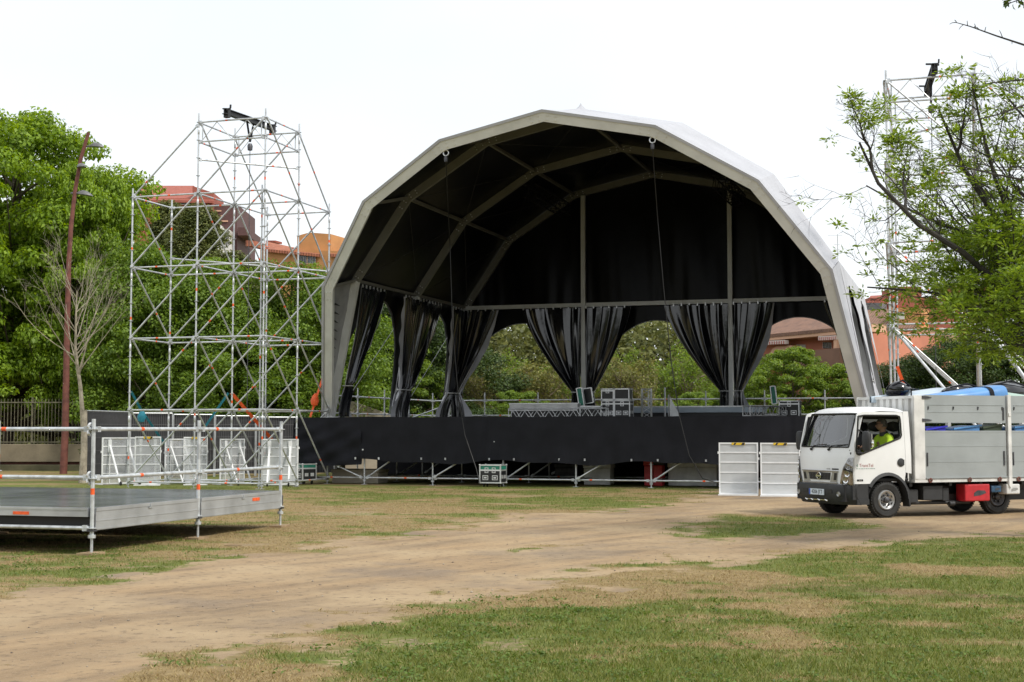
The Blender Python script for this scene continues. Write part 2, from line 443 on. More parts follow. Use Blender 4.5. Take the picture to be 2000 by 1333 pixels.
def ground_mat():
    m = bpy.data.materials.new('park_ground'); m.use_nodes = True
    n = m.node_tree.nodes; l = m.node_tree.links; b = n['Principled BSDF']
    b.inputs['Roughness'].default_value = .95; b.inputs['Specular IOR Level'].default_value = .2
    t = n.new('ShaderNodeTexCoord')
    def noise(sc, det=6, rough=.6, vec=None):
        z = n.new('ShaderNodeTexNoise'); z.inputs['Scale'].default_value = sc; z.inputs['Detail'].default_value = det; z.inputs['Roughness'].default_value = rough
        l.new(vec or t.outputs['Object'], z.inputs['Vector']); return z.outputs['Fac']
    def rng_(v, a, c, lo=0., hi=1.):
        r = n.new('ShaderNodeMapRange'); r.inputs['From Min'].default_value = a; r.inputs['From Max'].default_value = c
        r.inputs['To Min'].default_value = lo; r.inputs['To Max'].default_value = hi; l.new(v, r.inputs['Value']); return r.outputs['Result']
    def mix(f, a, c):
        x = n.new('ShaderNodeMix'); x.data_type = 'RGBA'; l.new(f, x.inputs['Factor'])
        for k, v in (('A', a), ('B', c)):
            if isinstance(v, tuple): x.inputs[k].default_value = (*v, 1)
            else: l.new(v, x.inputs[k])
        return x.outputs['Result']
    def mth(op, a, c):
        x = n.new('ShaderNodeMath'); x.operation = op
        for i, v in enumerate((a, c)):
            if isinstance(v, (int, float)): x.inputs[i].default_value = v
            else: l.new(v, x.inputs[i])
        return x.outputs['Value']
    ap = n.new('ShaderNodeAttribute'); ap.attribute_name = 'path'
    ag = n.new('ShaderNodeAttribute'); ag.attribute_name = 'green'
    mp0 = n.new('ShaderNodeMapping'); mp0.inputs['Rotation'].default_value = (0, 0, rad(-53))
    l.new(t.outputs['Object'], mp0.inputs['Vector'])
    mp = n.new('ShaderNodeMapping'); mp.inputs['Scale'].default_value = (.16, 1.5, 1.0)
    l.new(mp0.outputs['Vector'], mp.inputs['Vector'])
    streak = noise(1.1, 5, .6, mp.outputs['Vector'])          # worn along the wheel tracks
    dirt = mix(rng_(streak, .36, .64), (.215, .155, .098), (.385, .27, .155))
    dirt = mix(rng_(noise(.5, 4), .40, .66), dirt, (.40, .30, .185))
    dirt = mix(rng_(noise(.42, 5, .65), .52, .66, 0, .65), dirt, (.20, .16, .125))
    dirt = mix(rng_(noise(9, 6), .54, .66, 0, .65), dirt, (.15, .11, .075))
    dirt = mix(rng_(noise(70, 3), .60, .72, 0, .5), dirt, (.50, .44, .36))
    dirt = mix(rng_(noise(120, 2), .62, .74, 0, .55), dirt, (.12, .095, .07))
    gr = mix(rng_(noise(6, 6), .35, .65), (.095, .12, .024), (.165, .185, .046))
    dry = mix(rng_(noise(7, 6, .7), .34, .66), (.19, .135, .065), (.33, .245, .12))
    gf = mth('ADD', ag.outputs['Fac'], rng_(noise(3.5, 6), .25, .75, -.35, .35))
    gf = mth('ADD', gf, rng_(noise(28, 4), .25, .75, -.25, .25))
    grass = mix(rng_(gf, .32, .68), dry, gr)
    grass = mix(rng_(noise(45, 4, .7), .56, .70, 0, .6), grass, (.055, .05, .022))
    pf = mth('ADD', ap.outputs['Fac'], rng_(noise(14, 6), .25, .75, -.28, .28))
    col = mix(rng_(pf, .40, .62), grass, dirt)
    l.new(col, b.inputs['Base Color'])
    bp = n.new('ShaderNodeBump'); bp.inputs['Strength'].default_value = .55; bp.inputs['Distance'].default_value = .02
    hh = mth('ADD', mth('ADD', noise(22, 8, .7), mth('MULTIPLY', noise(110, 4), .5)), mth('MULTIPLY', streak, 2.5))
    l.new(hh, bp.inputs['Height']); l.new(bp.outputs['Normal'], b.inputs['Normal'])
    return m
M['ground'] = ground_mat()
gme = np_mesh('ground', np.stack([gx, gy, gz], -1).reshape(-1, 3), fc, M['ground'])
for nm, fn in (('path', path_f), ('green', green_f)):
    a = gme.attributes.new(nm, 'FLOAT', 'POINT'); a.data.foreach_set('value', fn(gx, gy).astype(np.float32).ravel())
gme.polygons.foreach_set('use_smooth', [True] * len(gme.polygons))
structure(link('ground', gme))

M['blade_green'] = leaf_mat('grass_blades', [(.075, .105, .018), (.14, .175, .034), (.23, .235, .06)], .3)
M['blade_dry'] = leaf_mat('dry_blades', [(.18, .12, .045), (.32, .235, .095), (.44, .35, .17)], .2)
M['weed'] = leaf_mat('weed_leaves', [(.06, .10, .016), (.10, .165, .026), (.15, .22, .045)], .3)

def blades(x, y, h, w, lean):
    n = len(x); z = relief(x, y)
    a = rng.random(n) * 2 * np.pi; b = rng.random(n) * 2 * np.pi
    v = np.empty((n, 3, 3), np.float32)
    dx, dy = np.cos(a) * w / 2, np.sin(a) * w / 2
    v[:, 0] = np.stack([x - dx, y - dy, z - .004], -1); v[:, 1] = np.stack([x + dx, y + dy, z - .004], -1)
    v[:, 2] = np.stack([x + np.cos(b) * lean * h, y + np.sin(b) * lean * h, z + h], -1)
    return v.reshape(-1, 3), np.arange(n * 3).reshape(-1, 3)
def scatter(n, d0, d1, pw=1.0):
    D = d0 * (d1 / d0) ** (rng.random(n) ** pw)
    return (rng.random(n) - .5) * (D * .78 + 1.5), D
X, Y = scatter(620000, 8.6, 40)
pf = path_f(X, Y); gf = green_f(X, Y)
keep = rng.random(len(X)) < np.clip(1.05 - pf * 1.9, 0.0, 1) * (.35 + .65 * fbm(X * 6, Y * 6, 2))
# nothing grows under the low deck or the wheels
X, Y, gf = X[keep], Y[keep], gf[keep]
isg = rng.random(len(X)) < np.clip((gf - .30) * 1.8, .06, .9)
k = isg; n = k.sum()
v, f = blades(X[k], Y[k], (.012 + .030 * rng.random(n) ** 1.5) * (.7 + .6 * gf[k]), .005 + .004 * rng.random(n) + Y[k] * .00012, .2 + .9 * rng.random(n))
tag(link('grass', np_mesh('grass', v, f, M['blade_green'])), 'short patchy green grass growing over the park ground', 'grass', None, 'stuff')
k = ~isg; n = k.sum()
v, f = blades(X[k], Y[k], .008 + .026 * rng.random(n) ** 1.6, .004 + .004 * rng.random(n) + Y[k] * .00012, .6 + 1.6 * rng.random(n))
tag(link('dry_grass', np_mesh('dry_grass', v, f, M['blade_dry'])), 'dry straw coloured grass between the green patches', 'dry grass', None, 'stuff')

# ------------------------------------------------------------------ leaves and trees
def leaf_quads(c, nrm, size, aspect=.55, fold=.18):
    n = len(c)
    nrm = nrm / (np.linalg.norm(nrm, axis=1, keepdims=True) + 1e-9)
    t = rng.normal(size=(n, 3)); t -= nrm * (t * nrm).sum(1, keepdims=True); t /= np.linalg.norm(t, axis=1, keepdims=True) + 1e-9
    b = np.cross(nrm, t)
    s = np.asarray(size).reshape(-1, 1) * np.ones((n, 1))
    v = np.empty((n, 4, 3), np.float32)
    v[:, 0] = c - t * s * .5; v[:, 2] = c + t * s * .5
    v[:, 1] = c + b * s * aspect * .5 + nrm * s * fold; v[:, 3] = c - b * s * aspect * .5 + nrm * s * fold
    return v.reshape(-1, 3), np.arange(n * 4).reshape(-1, 4)

# broad weeds in tufts on the lawn
ctr_x, ctr_y = scatter(2600, 8.8, 26)
wv = green_f(ctr_x, ctr_y) * (1 - path_f(ctr_x, ctr_y))
kk = rng.random(2600) < np.clip((wv - .55) * 1.6, 0, .6)
cx, cy = ctr_x[kk], ctr_y[kk]
extra = []
for a, b, r, m_ in [(930, 1212, .75, 40), (1000, 1190, .5, 20), (780, 1290, .5, 26), (1170, 1205, .5, 24), (850, 1250, .5, 20), (100, 1105, .9, 36), (1950, 1085, 1.0, 30), (690, 1285, .3, 8), (1400, 1275, .7, 20), (560, 1240, .2, 3), (430, 1275, .25, 5), (30, 1090, .5, 14)]:
    p = G(a, b); extra.append(np.stack([p.x + rng.normal(size=m_) * r, p.y + rng.normal(size=m_) * r * 1.3], -1))
extra = np.concatenate(extra); cx = np.concatenate([cx, extra[:, 0]]); cy = np.concatenate([cy, extra[:, 1]])
_k = path_f(cx, cy) < .42; cx, cy = cx[_k], cy[_k]
m_ = 22
px_ = np.repeat(cx, m_) + rng.normal(size=len(cx) * m_) * np.repeat(.03 + .05 * rng.random(len(cx)), m_)
py_ = np.repeat(cy, m_) + rng.normal(size=len(cx) * m_) * np.repeat(.03 + .05 * rng.random(len(cx)), m_)
c = np.stack([px_, py_, relief(px_, py_) + .008 + .03 * rng.random(len(px_))], -1)
nn = rng.normal(size=c.shape) * .6; nn[:, 2] = 1
v, f = leaf_quads(c, nn, .016 + .022 * rng.random(len(c)), .6, .1)
tag(link('weeds', np_mesh('weeds', v, f, M['weed'])), 'dark broad leaved weeds in low tufts on the lawn', 'weeds', None, 'stuff')

# pebbles and crumbs on the dirt
X, Y = scatter(3000, 8.8, 30)
kk = path_f(X, Y) > .45; X, Y = X[kk], Y[kk]
s = .003 + .016 * rng.random(len(X)) ** 8
oc = np.array([(1, 0, 0), (0, 1, 0), (-1, 0, 0), (0, -1, 0), (0, 0, .7), (0, 0, -.5)], np.float32)
pv = np.stack([X, Y, relief(X, Y) + .002], -1)[:, None, :] + (oc[None] * (s[:, None, None]) * (.6 + .8 * rng.random((len(X), 6, 3))))
of = np.array([(0, 1, 4), (1, 2, 4), (2, 3, 4), (3, 0, 4), (1, 0, 5), (2, 1, 5), (3, 2, 5), (0, 3, 5)])
pfc = (np.arange(len(X))[:, None, None] * 6 + of[None]).reshape(-1, 3)
M['pebble'] = leaf_mat('pebbles', [(.12, .09, .07), (.26, .21, .155), (.38, .33, .27)], 0)
tag(link('pebbles', np_mesh('pebbles', pv.reshape(-1, 3), pfc, M['pebble'])), 'small stones and crumbs of earth on the dirt track', 'pebbles', None, 'stuff')

def unit(v): return v / (np.linalg.norm(v) + 1e-9)

def crown_tree(seed, h, base, R, npuff, nleaf, leaf, lmat, bark, trunk_r=.16, flat=.62, top=1.0, puff=(.55, 1.0), pointy=.0, dens=1.0):
    """trunk with limbs that end in leaf clumps; returns (wood mesh, crown mesh)"""
    r = np.random.default_rng(seed)
    mb = MB()
    tp = [Vector((0, 0, -.1))]
    for i in range(1, 8):
        t = i / 7
        tp.append(Vector((r.normal() * .12 * t * R / 3, r.normal() * .12 * t * R / 3, h * .9 * t)))
    mb.path(tp, [trunk_r * (1 - .88 * i / 7) * (1.35 if i == 0 else 1) for i in range(8)], 8)
    ph = r.random(6) * 6.28
    C = []; S = []
    for i in range(npuff):
        t = r.random() ** .85
        z = base + (h - base) * t
        prof = (1 - pointy) * math.sqrt(max(0.02, 1 - (abs(2 * t - .72) / 1.32) ** 2.4)) + pointy * (1.02 - t) * min(1, .35 + t * 5)
        a = r.random() * 6.283
        wob = 1 + .16 * math.sin(2 * a + ph[0]) + .13 * math.sin(3 * a + ph[1] + 3 * t) + .14 * math.sin(7 * t + ph[2] + a)
        q = math.sqrt(.12 + .88 * r.random())
        rr = R * prof * wob * q
        s = R / 4.2 * (puff[0] + (puff[1] - puff[0]) * r.random()) * (1.0 if q > .6 else 1.15)
        C.append((rr * math.cos(a), rr * math.sin(a), min(z, h * top))); S.append(s)
    C = np.array(C); S = np.array(S)
    for i in range(0, npuff, 3):
        c_ = Vector(C[i]); z0 = max(base * .55, c_.z - .55 * math.hypot(c_.x, c_.y) - .5)
        t0 = Vector((0, 0, min(z0, h * .85)))
        mid = t0.lerp(c_, .5) + Vector((r.normal() * .2, r.normal() * .2, -.12 * (c_ - t0).length))
        w = max(.018, trunk_r * .26)
        mb.path([t0, mid, c_], [w, w * .65, w * .22], 5)
    n = int(npuff * nleaf * dens)
    k = r.choice(npuff, n, p=S ** 2 / (S ** 2).sum())
    d = r.normal(size=(n, 3)); d /= np.linalg.norm(d, axis=1, keepdims=True)
    rad_ = r.random(n) ** (1 / 2.6)
    off = d * (rad_ * S[k])[:, None]; off[:, 2] *= flat
    c = C[k] + off
    c[:, 2] += -.12 * (off[:, 0] ** 2 + off[:, 1] ** 2) / np.maximum(S[k], .2)
    nn = d * .7 + r.normal(size=(n, 3)) * .55; nn[:, 2] += .75
    v, f = leaf_quads(c, nn, leaf * (.65 + .7 * r.random(n)), .62, .12)
    return mb, np_mesh('crown', v, f, lmat), bark

def place_tree(src, x, y, rz, sc, label, group=None, name='tree', cat='tree', z=0, sz=None):
    if 'root' not in src:
        mb, cr, bark = src['gen']()
        t = thing(name, label, cat, (x, y, z), rz, group)
        src['wood'] = mb.build('trunk', bark, t); src['crown'] = link('crown', cr, t)
        src['root'] = t
    else:
        t = copy_tree(src['root']); t.name = name
        t.location = (x, y, z); t.rotation_euler = (0, 0, rz); tag(t, label, cat, group)
    t.scale = (sc, sc, sz or sc)
    return t

def branch_tree(seed, spec):
    """bare, forking skeleton: returns MB and list of twig tips / twig points"""
    r = np.random.default_rng(seed)
    mb = MB(); tips = []
    def grow(p, d, L, w, depth):
        nseg = spec['seg'][min(depth, len(spec['seg']) - 1)]
        pts = [p]; dd = d
        for i in range(nseg):
            if 'bound' in spec and (depth > 0 and i > 0 or i > 3) and not spec['bound'](p): break
            dd = unit(dd + r.normal(size=3) * spec['wob'] + np.array([0, 0, spec['up'][min(depth, len(spec['up']) - 1)]]))
            p = p + dd * L / nseg; pts.append(p)
        nseg = len(pts) - 1; wend = w * spec.get('taper', .45)
        mb.path([Vector(q) for q in pts], [w + (wend - w) * i / nseg for i in range(nseg + 1)], 6 if w > .03 else (4 if w > .008 else 3))
        if depth >= spec['depth']:
            for q in pts[1:]: tips.append((q, dd, depth))
            return
        if depth >= spec.get('leafdepth', 99): 
            for q in pts[1:]: tips.append((q, dd, depth))
        nb = spec['kids'][depth]
        for j in range(nb):
            t = spec.get('t0', .3) + (1 - spec.get('t0', .3)) * (j + r.random()) / nb
            i = min(int(t * nseg), nseg - 1); ft = t * nseg - i
            q = pts[i] * (1 - ft) + pts[i + 1] * ft
            ax = unit(pts[i + 1] - pts[i]); o = r.normal(size=3); o = unit(o - ax * (o @ ax))
            sp = rad(spec['ang'][min(depth, len(spec['ang']) - 1)] * (.7 + .6 * r.random()))
            nd = ax * math.cos(sp) + o * math.sin(sp)
            grow(q, nd, L * spec['len'][min(depth, len(spec['len']) - 1)] * (1.25 - .6 * t) * (.75 + .5 * r.random()), max(spec.get('wmin', .003), (w + (wend - w) * t) * spec.get('kw', .62)), depth + 1)
    for (p, d, L, w) in spec['start']:
        grow(np.array(p, float), unit(np.array(d, float)), L, w, 0)
    return mb, tips

M['leaf_plane'] = leaf_mat('plane_tree_leaves', [(.07, .12, .010), (.15, .25, .018), (.23, .35, .03), (.32, .45, .06)], .45)
M['leaf_mid'] = leaf_mat('fresh_leaves', [(.065, .12, .014), (.14, .23, .026), (.23, .335, .05)], .38)
M['leaf_dark'] = leaf_mat('dark_leaves', [(.022, .045, .012), (.048, .085, .018), (.085, .13, .027)], .25)
M['leaf_conifer'] = leaf_mat('conifer_foliage', [(.065, .085, .022), (.12, .145, .036), (.19, .20, .06)], .25)
M['leaf_maple'] = leaf_mat('pale_fresh_leaves', [(.085, .14, .02), (.16, .25, .032), (.24, .33, .05)], .4)
M['leaf_olive'] = leaf_mat('olive_leaves', [(.11, .13, .032), (.19, .20, .05), (.26, .24, .07)], .3)
M['leaf_acacia'] = leaf_mat('feathery_leaves', [(.11, .18, .02), (.20, .30, .035), (.29, .39, .06)], .42)

PLANE = {'gen': lambda: crown_tree(11, 9.6, 1.9, 4.6, 230, 420, .145, M['leaf_plane'], M['bark_brown'], .2, .42, puff=(.45, 1.0))}
PLANE_B = {'gen': lambda: crown_tree(12, 9.0, 1.6, 4.0, 230, 380, .145, M['leaf_plane'], M['bark_brown'], .18, .42, puff=(.45, 1.0))}
MID = {'gen': lambda: crown_tree(13, 7.0, .8, 3.4, 170, 330, .12, M['leaf_mid'], M['bark_brown'], .13, .6)}
DARK = {'gen': lambda: crown_tree(14, 7.5, .3, 3.4, 190, 330, .12, M['leaf_dark'], M['bark_dark'], .14, .7)}
CONE = {'gen': lambda: crown_tree(15, 12.0, .5, 2.5, 260, 420, .12, M['leaf_conifer'], M['bark_brown'], .16, .8, pointy=.55, puff=(.7, 1.2))}
MAPLE = {'gen': lambda: crown_tree(16, 5.2, .4, 2.5, 190, 150, .11, M['leaf_maple'], M['bark_brown'], .09, .5, puff=(.3, .75))}
SHRUB = {'gen': lambda: crown_tree(17, 2.6, .05, 2.2, 90, 220, .11, M['leaf_dark'], M['bark_dark'], .05, .7)}

def atx(px, D):                                     # metres to the side for a photo column at depth D
    return (px - 1000) / F_PX * D
# big trees behind the left fence
g = 'broad leaved trees behind the iron railings'
place_tree(PLANE, atx(10, 61), 61.5, .3, 1.22, 'tallest bright green broad leaved tree, at the left edge behind the railings', g, 'broadleaf_tree', sz=1.58)
place_tree(PLANE_B, atx(158, 60), 60, 1.9, .66, 'bright green broad leaved tree behind the rusty lamp post', g, 'broadleaf_tree', sz=1.40)
place_tree(PLANE, atx(-130, 62), 62.0, 2.6, 1.2, 'green broad leaved tree cut by the left edge of the picture', g, 'broadleaf_tree')
place_tree(PLANE_B, atx(90, 67), 68, 4.1, 1.0, 'green broad leaved tree further back between its two taller neighbours', g, 'broadleaf_tree', sz=1.45)
place_tree(MID, atx(275, 58), 58, .5, .95, 'mid green rounded tree behind the left legs of the scaffold tower', 'trees behind the left scaffold tower', 'broadleaf_tree', sz=1.28)
place_tree(MID, atx(395, 58), 57.5, 2.2, 1.05, 'mid green tree behind the middle of the scaffold tower', 'trees behind the left scaffold tower', 'broadleaf_tree', sz=1.18)
place_tree(MID, atx(480, 55), 56.5, 3.4, .95, 'fresh green tree behind the right half of the scaffold tower', 'trees behind the left scaffold tower', 'broadleaf_tree', sz=.84)
place_tree(MID, atx(572, 57), 57.5, 5.0, .95, 'fresh green tree between the scaffold tower and the tent', 'trees behind the left scaffold tower', 'broadleaf_tree', sz=1.16)
place_tree(MID, atx(650, 63), 63, 1.0, 1.0, 'fresh green tree behind the left leg of the tent', 'trees behind the left scaffold tower', 'broadleaf_tree', sz=1.1)
g = 'dark conifers behind the scaffold tower'
place_tree(CONE, atx(385, 70), 70, .4, 1.05, 'tallest dark conifer, in front of the red brick building', g, 'conifer_tree', sz=1.03)
place_tree(CONE, atx(322, 73), 73, 2.4, 1.0, 'dark conifer below the red roof, left of the tallest conifer', g, 'conifer_tree', sz=1.08)
place_tree(CONE, atx(450, 70), 70, 3.0, .95, 'dark conifer right of the tallest conifer, under the brown block', g, 'conifer_tree', sz=.84)
place_tree(CONE, atx(505, 72), 72, 1.4, .9, 'dark conifer against the orange house wall', g, 'conifer_tree', sz=.82)
# seen through the tent openings
g = 'trees and bushes behind the stage'
place_tree(DARK, atx(735, 64), 64.5, .8, 1.05, 'dark green tree seen through the first side opening of the tent', g, 'dense_tree', sz=1.0)
place_tree(DARK, atx(850, 66), 67, 2.8, 1.0, 'dark green tree seen through the second side opening of the tent', g, 'dense_tree', sz=.86)
place_tree(MAPLE, atx(800, 62), 63, 2.0, .8, 'small yellow green tree beside the dark tree in the second side opening', g, 'small_tree', sz=.9)
place_tree(MAPLE, atx(1005, 61), 61.5, 1.2, .62, 'low yellow green bush left of the tent middle post', g, 'small_tree', sz=.62)
place_tree(MAPLE, atx(1450, 64), 64, .5, .85, 'pale green tree behind the gathered curtain of the right post', g, 'small_tree', sz=.8)
place_tree(MAPLE, atx(1545, 62), 62, 2.6, .95, 'fresh green young tree in front of the house with awnings', g, 'small_tree', sz=.98)
place_tree(MAPLE, atx(1625, 63), 62.5, 4.0, .85, 'fresh green young tree beside the right front leg of the tent', g, 'small_tree', sz=.85)
place_tree(MAPLE, atx(1365, 63), 63.5, 5.2, .75, 'fresh green bush under the right back opening', g, 'small_tree', sz=.62)
place_tree(DARK, atx(1790, 62), 64, 1.1, .8, 'dark green tree behind the truck load', g, 'dense_tree', sz=.62)
place_tree(DARK, atx(1890, 60), 60, 3.1, .85, 'dark green tree behind the right scaffold tower', g, 'dense_tree', sz=.72)
place_tree(DARK, atx(2010, 60), 61, 5.1, .95, 'dark green tree at the right edge behind the truck', g, 'dense_tree', sz=.8)
place_tree(DARK, atx(1712, 64), 65, .2, .6, 'dark green bush between the tent and the right scaffold tower', g, 'dense_tree', sz=.5)
for i, (px, D, s) in enumerate([(930, 60, .9), (1080, 62, .8), (1190, 60, .8), (1290, 62, .9), (690, 60, .9), (560, 54, .8), (430, 54, .75), (300, 53, .85), (1480, 60, .7), (1660, 60, .7)]):
    place_tree(SHRUB, atx(px, D), D, i * 1.3, s, ['low dark shrub behind the open left corner of the stage', 'low dark shrub behind the white panel on stage', 'low dark shrub behind the stacked flight cases',
               'low dark shrub behind the upright truss', 'low dark shrub behind the first tent leg', 'low dark shrub behind the tower foot nearest the tent', 'low dark shrub behind the middle of the mesh fence',
               'low dark shrub behind the left end of the mesh fence', 'low dark shrub behind the right post of the tent', 'low dark shrub behind the cab of the truck'][i], 'low shrubs behind the stage', 'shrub', 'shrub')

# loose twiggy trees behind the back openings
def twig_tree(seed, h, kids, lmat, nl, leafsize, w, barkm, spread=1.0):
    spec = dict(start=[((0, 0, -.1), (.05, 0, 1), h * .45, w), ((0, 0, .6), (.35, .1, 1), h * .4, w * .7), ((0, 0, .9), (-.3, .2, 1), h * .42, w * .7)], seg=[6, 5, 4, 4], wob=.14,
                up=[.08, .08, .04, 0], depth=3, kids=kids, ang=[35, 42, 50], len=[.62, .55, .5], t0=.3, wmin=.006, leafdepth=2)
    mb, tips = branch_tree(seed, spec)
    r = np.random.default_rng(seed)
    tp = np.array([t[0] for t in tips]); k = r.integers(0, len(tp), nl)
    c = tp[k] + r.normal(size=(nl, 3)) * .13
    nn = r.normal(size=(nl, 3)); nn[:, 2] += .6
    v, f = leaf_quads(c, nn, leafsize * (.6 + .8 * r.random(nl)), .5, .1)
    return mb, np_mesh('crown', v, f, lmat), barkm
TWIG = {'gen': lambda: twig_tree(31, 7.0, [7, 6, 5], M['leaf_olive'], 5200, .13, .12, M['bark_twig'])}
TWIG_B = {'gen': lambda: twig_tree(32, 7.0, [8, 6, 5], M['leaf_maple'], 7500, .12, .14, M['bark_twig'])}
g = 'thin leaved trees behind the back openings'
for i, (src, px, D, s, lab) in enumerate([
        (TWIG, 960, 66, 1.0, 'twiggy half bare tree in the left corner opening of the tent'),
        (TWIG, 1050, 68, 1.05, 'twiggy half bare tree left of the tent middle post'),
        (TWIG_B, 1110, 72, 1.1, 'olive green thin tree behind the gathered middle curtain'),
        (TWIG_B, 1195, 68, 1.0, 'yellow green thin tree above the stacked flight cases'),
        (TWIG, 1262, 65, 1.05, 'leaning twiggy tree above the upright truss'),
        (TWIG_B, 1330, 69, 1.1, 'yellow green thin tree right of the leaning twiggy tree'),
        (TWIG_B, 1400, 67, .85, 'yellow green thin tree behind the right tent post'),
        (TWIG, 1505, 66, .8, 'pale twiggy sapling in front of the house with awnings'),
        (TWIG, 868, 72, .95, 'twiggy tree above the dark tree in the second side opening'),
        (TWIG_B, 1000, 76, 1.1, 'olive thin tree at the back of the left corner opening'),
        (TWIG_B, 1240, 78, 1.15, 'olive thin tree farthest back in the middle opening'),
        (TWIG_B, 1160, 80, 1.15, 'olive thin tree farthest back behind the middle post'),
        (TWIG, 600, 68, .95, 'rusty twiggy tree below the orange house'),
        (TWIG, 640, 70, .9, 'rusty twiggy tree beside the left eave of the tent')]):
    place_tree(src, atx(px, D), D, i * 1.7 + .4, s, lab, g, 'twiggy_tree')
# continuous wood far behind the stage
def wood_strip():
    n = 330000
    x = (rng.random(n) - .5) * 150 + 8; hgt = 3.8 + 2.6 * fbm(x * .16, x * 0 + 3) + 1.8 * (fbm(x * .8, x * 0 + 9) - .5)
    hgt = np.where(np.abs(x - atx(1590, 88)) < 6.5, 2.2, hgt)
    hgt = np.where((x > atx(640, 88)) & (x < atx(1440, 88)), hgt * 1.0 + 3.6, hgt); hgt = np.where(x > atx(1640, 88), 2.0 + .0 * hgt, hgt)
    t = rng.random(n); y = 88 + 3 * rng.normal(size=n) - 2.2 * (1 - t)
    c = np.stack([x, y, hgt * t ** .85 + .25 * rng.normal(size=n)], -1)
    nn = rng.normal(size=(n, 3)); nn[:, 2] += .6; nn[:, 1] -= .5
    return leaf_quads(c, nn, .33 * (.6 + .8 * rng.random(n)), .6, .1)
v, f = wood_strip()
M['leaf_behind'] = leaf_mat('leaves_behind_viewer', [(.03, .05, .012), (.06, .09, .02), (.10, .14, .03)], .3)
n = 60000; x = (rng.random(n) - .5) * 110; t = rng.random(n); hgt = 9.5 + 5 * (fbm(x * .15, x * 0 + 31) - .5) + 3 * (fbm(x * .7, x * 0 + 11) - .5)  # unseen tree row behind the viewer, put in to cut frontal sky light
c = np.stack([x, -21 - x * x * .004 + 2 * rng.normal(size=n), hgt * t ** .8], -1); nn = rng.normal(size=(n, 3)); nn[:, 2] += .5; nn[:, 1] += .5
v2, f2 = leaf_quads(c, nn, .55 * (.6 + .8 * rng.random(n)), .6, .1)
tag(link('wood', np_mesh('wood', v2, f2, M['leaf_behind'])), 'unseen row of park trees behind the viewer, dimming the sky light on the tent', 'wood', None, 'stuff')
M['leaf_wood'] = leaf_mat('far_wood_leaves', [(.07, .085, .025), (.13, .145, .04), (.19, .195, .06)], .3)
tag(link('wood', np_mesh('wood', v, f, M['leaf_wood'])), 'far belt of mixed trees closing the view behind the stage', 'wood', None, 'stuff')

# ------------------------------------------------------------------ pale bare young tree by the lamp post
bt = thing('bare_tree', 'leafless pale young tree in front of the lamp post', 'tree', (G(163, 944).x, G(163, 944).y, 0))
spec = dict(start=[((0, 0, 1.2), (-.02, 0, 1), 4.6, .09)], seg=[8, 7, 5, 4], wob=.06, up=[.02, .10, .05, 0], depth=3, kids=[26, 5, 3], ang=[46, 36, 34], len=[.55, .42, .5], t0=.42, wmin=.0035, taper=.2, kw=.42)
mb, tips = branch_tree(41, spec)
mb.path([Vector((0, 0, -.1)), Vector((-.03, 0, .05)), Vector((.0, 0, 1.0)), Vector((-.02, 0, 2.2))], [.14, .12, .098, .092], 9)
mb.build('trunk', M['bark_pale'], bt)

# ------------------------------------------------------------------ feathery tree at the right, in front of the right scaffold tower
ft = thing('acacia_tree', 'feathery light green tree reaching in from the right edge above the truck', 'tree', (atx(2152, 21), 21.0, 0))
def ac_bound(p): return p[2] > 2.55 + max(0, -p[0] - 2.5) * 1.35 and p[2] < 6.75 + .12 * p[0] * 0 and p[0] > -4.25 + .1 * (p[2] - 5) ** 2
st = []
rr_ = np.random.default_rng(5)
for (dx, dy, dz, L, z0) in [(-1, -.1, .34, 4.0, 3.0), (-1, .2, .62, 4.3, 3.0), (-.85, -.35, .9, 4.0, 3.2), (-.6, .2, 1.15, 4.1, 3.3), (-.2, -.2, 1.2, 3.8, 3.3), (-.8, .6, .45, 3.4, 2.9), (-.95, -.5, .30, 2.9, 2.9),
                            (.6, .4, .9, 3.2, 3.0), (.8, -.5, .6, 3.0, 2.9), (-.4, .9, .6, 3.2, 2.8), (-.75, .05, .8, 4.4, 3.1), (-1, .1, .16, 2.6, 2.8), (-.9, -.25, .05, 2.3, 2.75), (-.7, .4, .08, 2.4, 2.75), (-.45, -.1, .9, 4.2, 3.2), (-.6, -.5, .2, 2.4, 2.8)]:
    st.append(((0, 0, z0), (dx, dy, dz), L, .055))
spec = dict(start=st, seg=[9, 6, 5, 4], wob=.13, up=[.02, .13, .08, .0], bound=ac_bound, depth=3, kids=[9, 6, 3], ang=[48, 44, 46], len=[.42, .55, .55], t0=.22, wmin=.0042, taper=.2, leafdepth=2)
LIMBS = [[(0, 0, 2.5), (-.75, -.35, 2.95), (-1.44, -.7, 3.42), (-2.3, -.9, 4.12), (-2.95, -1.0, 4.5), (-3.5, -.95, 5.1), (-3.75, -.9, 5.7)], [(0, .1, 2.9), (-.7, .2, 3.9), (-1.35, .3, 4.7), (-1.9, .2, 5.5), (-2.3, .1, 6.4)],
         [(0, 0, 2.4), (-.8, .3, 2.8), (-1.3, .5, 3.15), (-1.7, .55, 3.6), (-1.95, .5, 4.1)]]
for L_ in LIMBS:
    for a_, b_ in zip(L_[1:-1], L_[2:]):
        for k_ in range(1):
            q_ = Vector(a_).lerp(Vector(b_), .3 + .5 * k_); spec['start'].append((tuple(q_), (-.5 + .9 * rr_.random(), 1.2 * (rr_.random() - .5), .75 + .3 * rr_.random()), 1.0 + .5 * rr_.random(), .026))
mb, tips = branch_tree(51, spec)
for L_ in LIMBS: mb.path([Vector(p_) for p_ in L_], [.075 - .058 * i_ / (len(L_) - 1) for i_ in range(len(L_))], 8)
mb.path([Vector((.05, 0, -.1)), Vector((0, 0, .9)), Vector((.03, 0, 2.0)), Vector((0, 0, 3.3))], [.2, .15, .13, .08], 10)
mb.build('trunk', M['bark_dark'], ft)
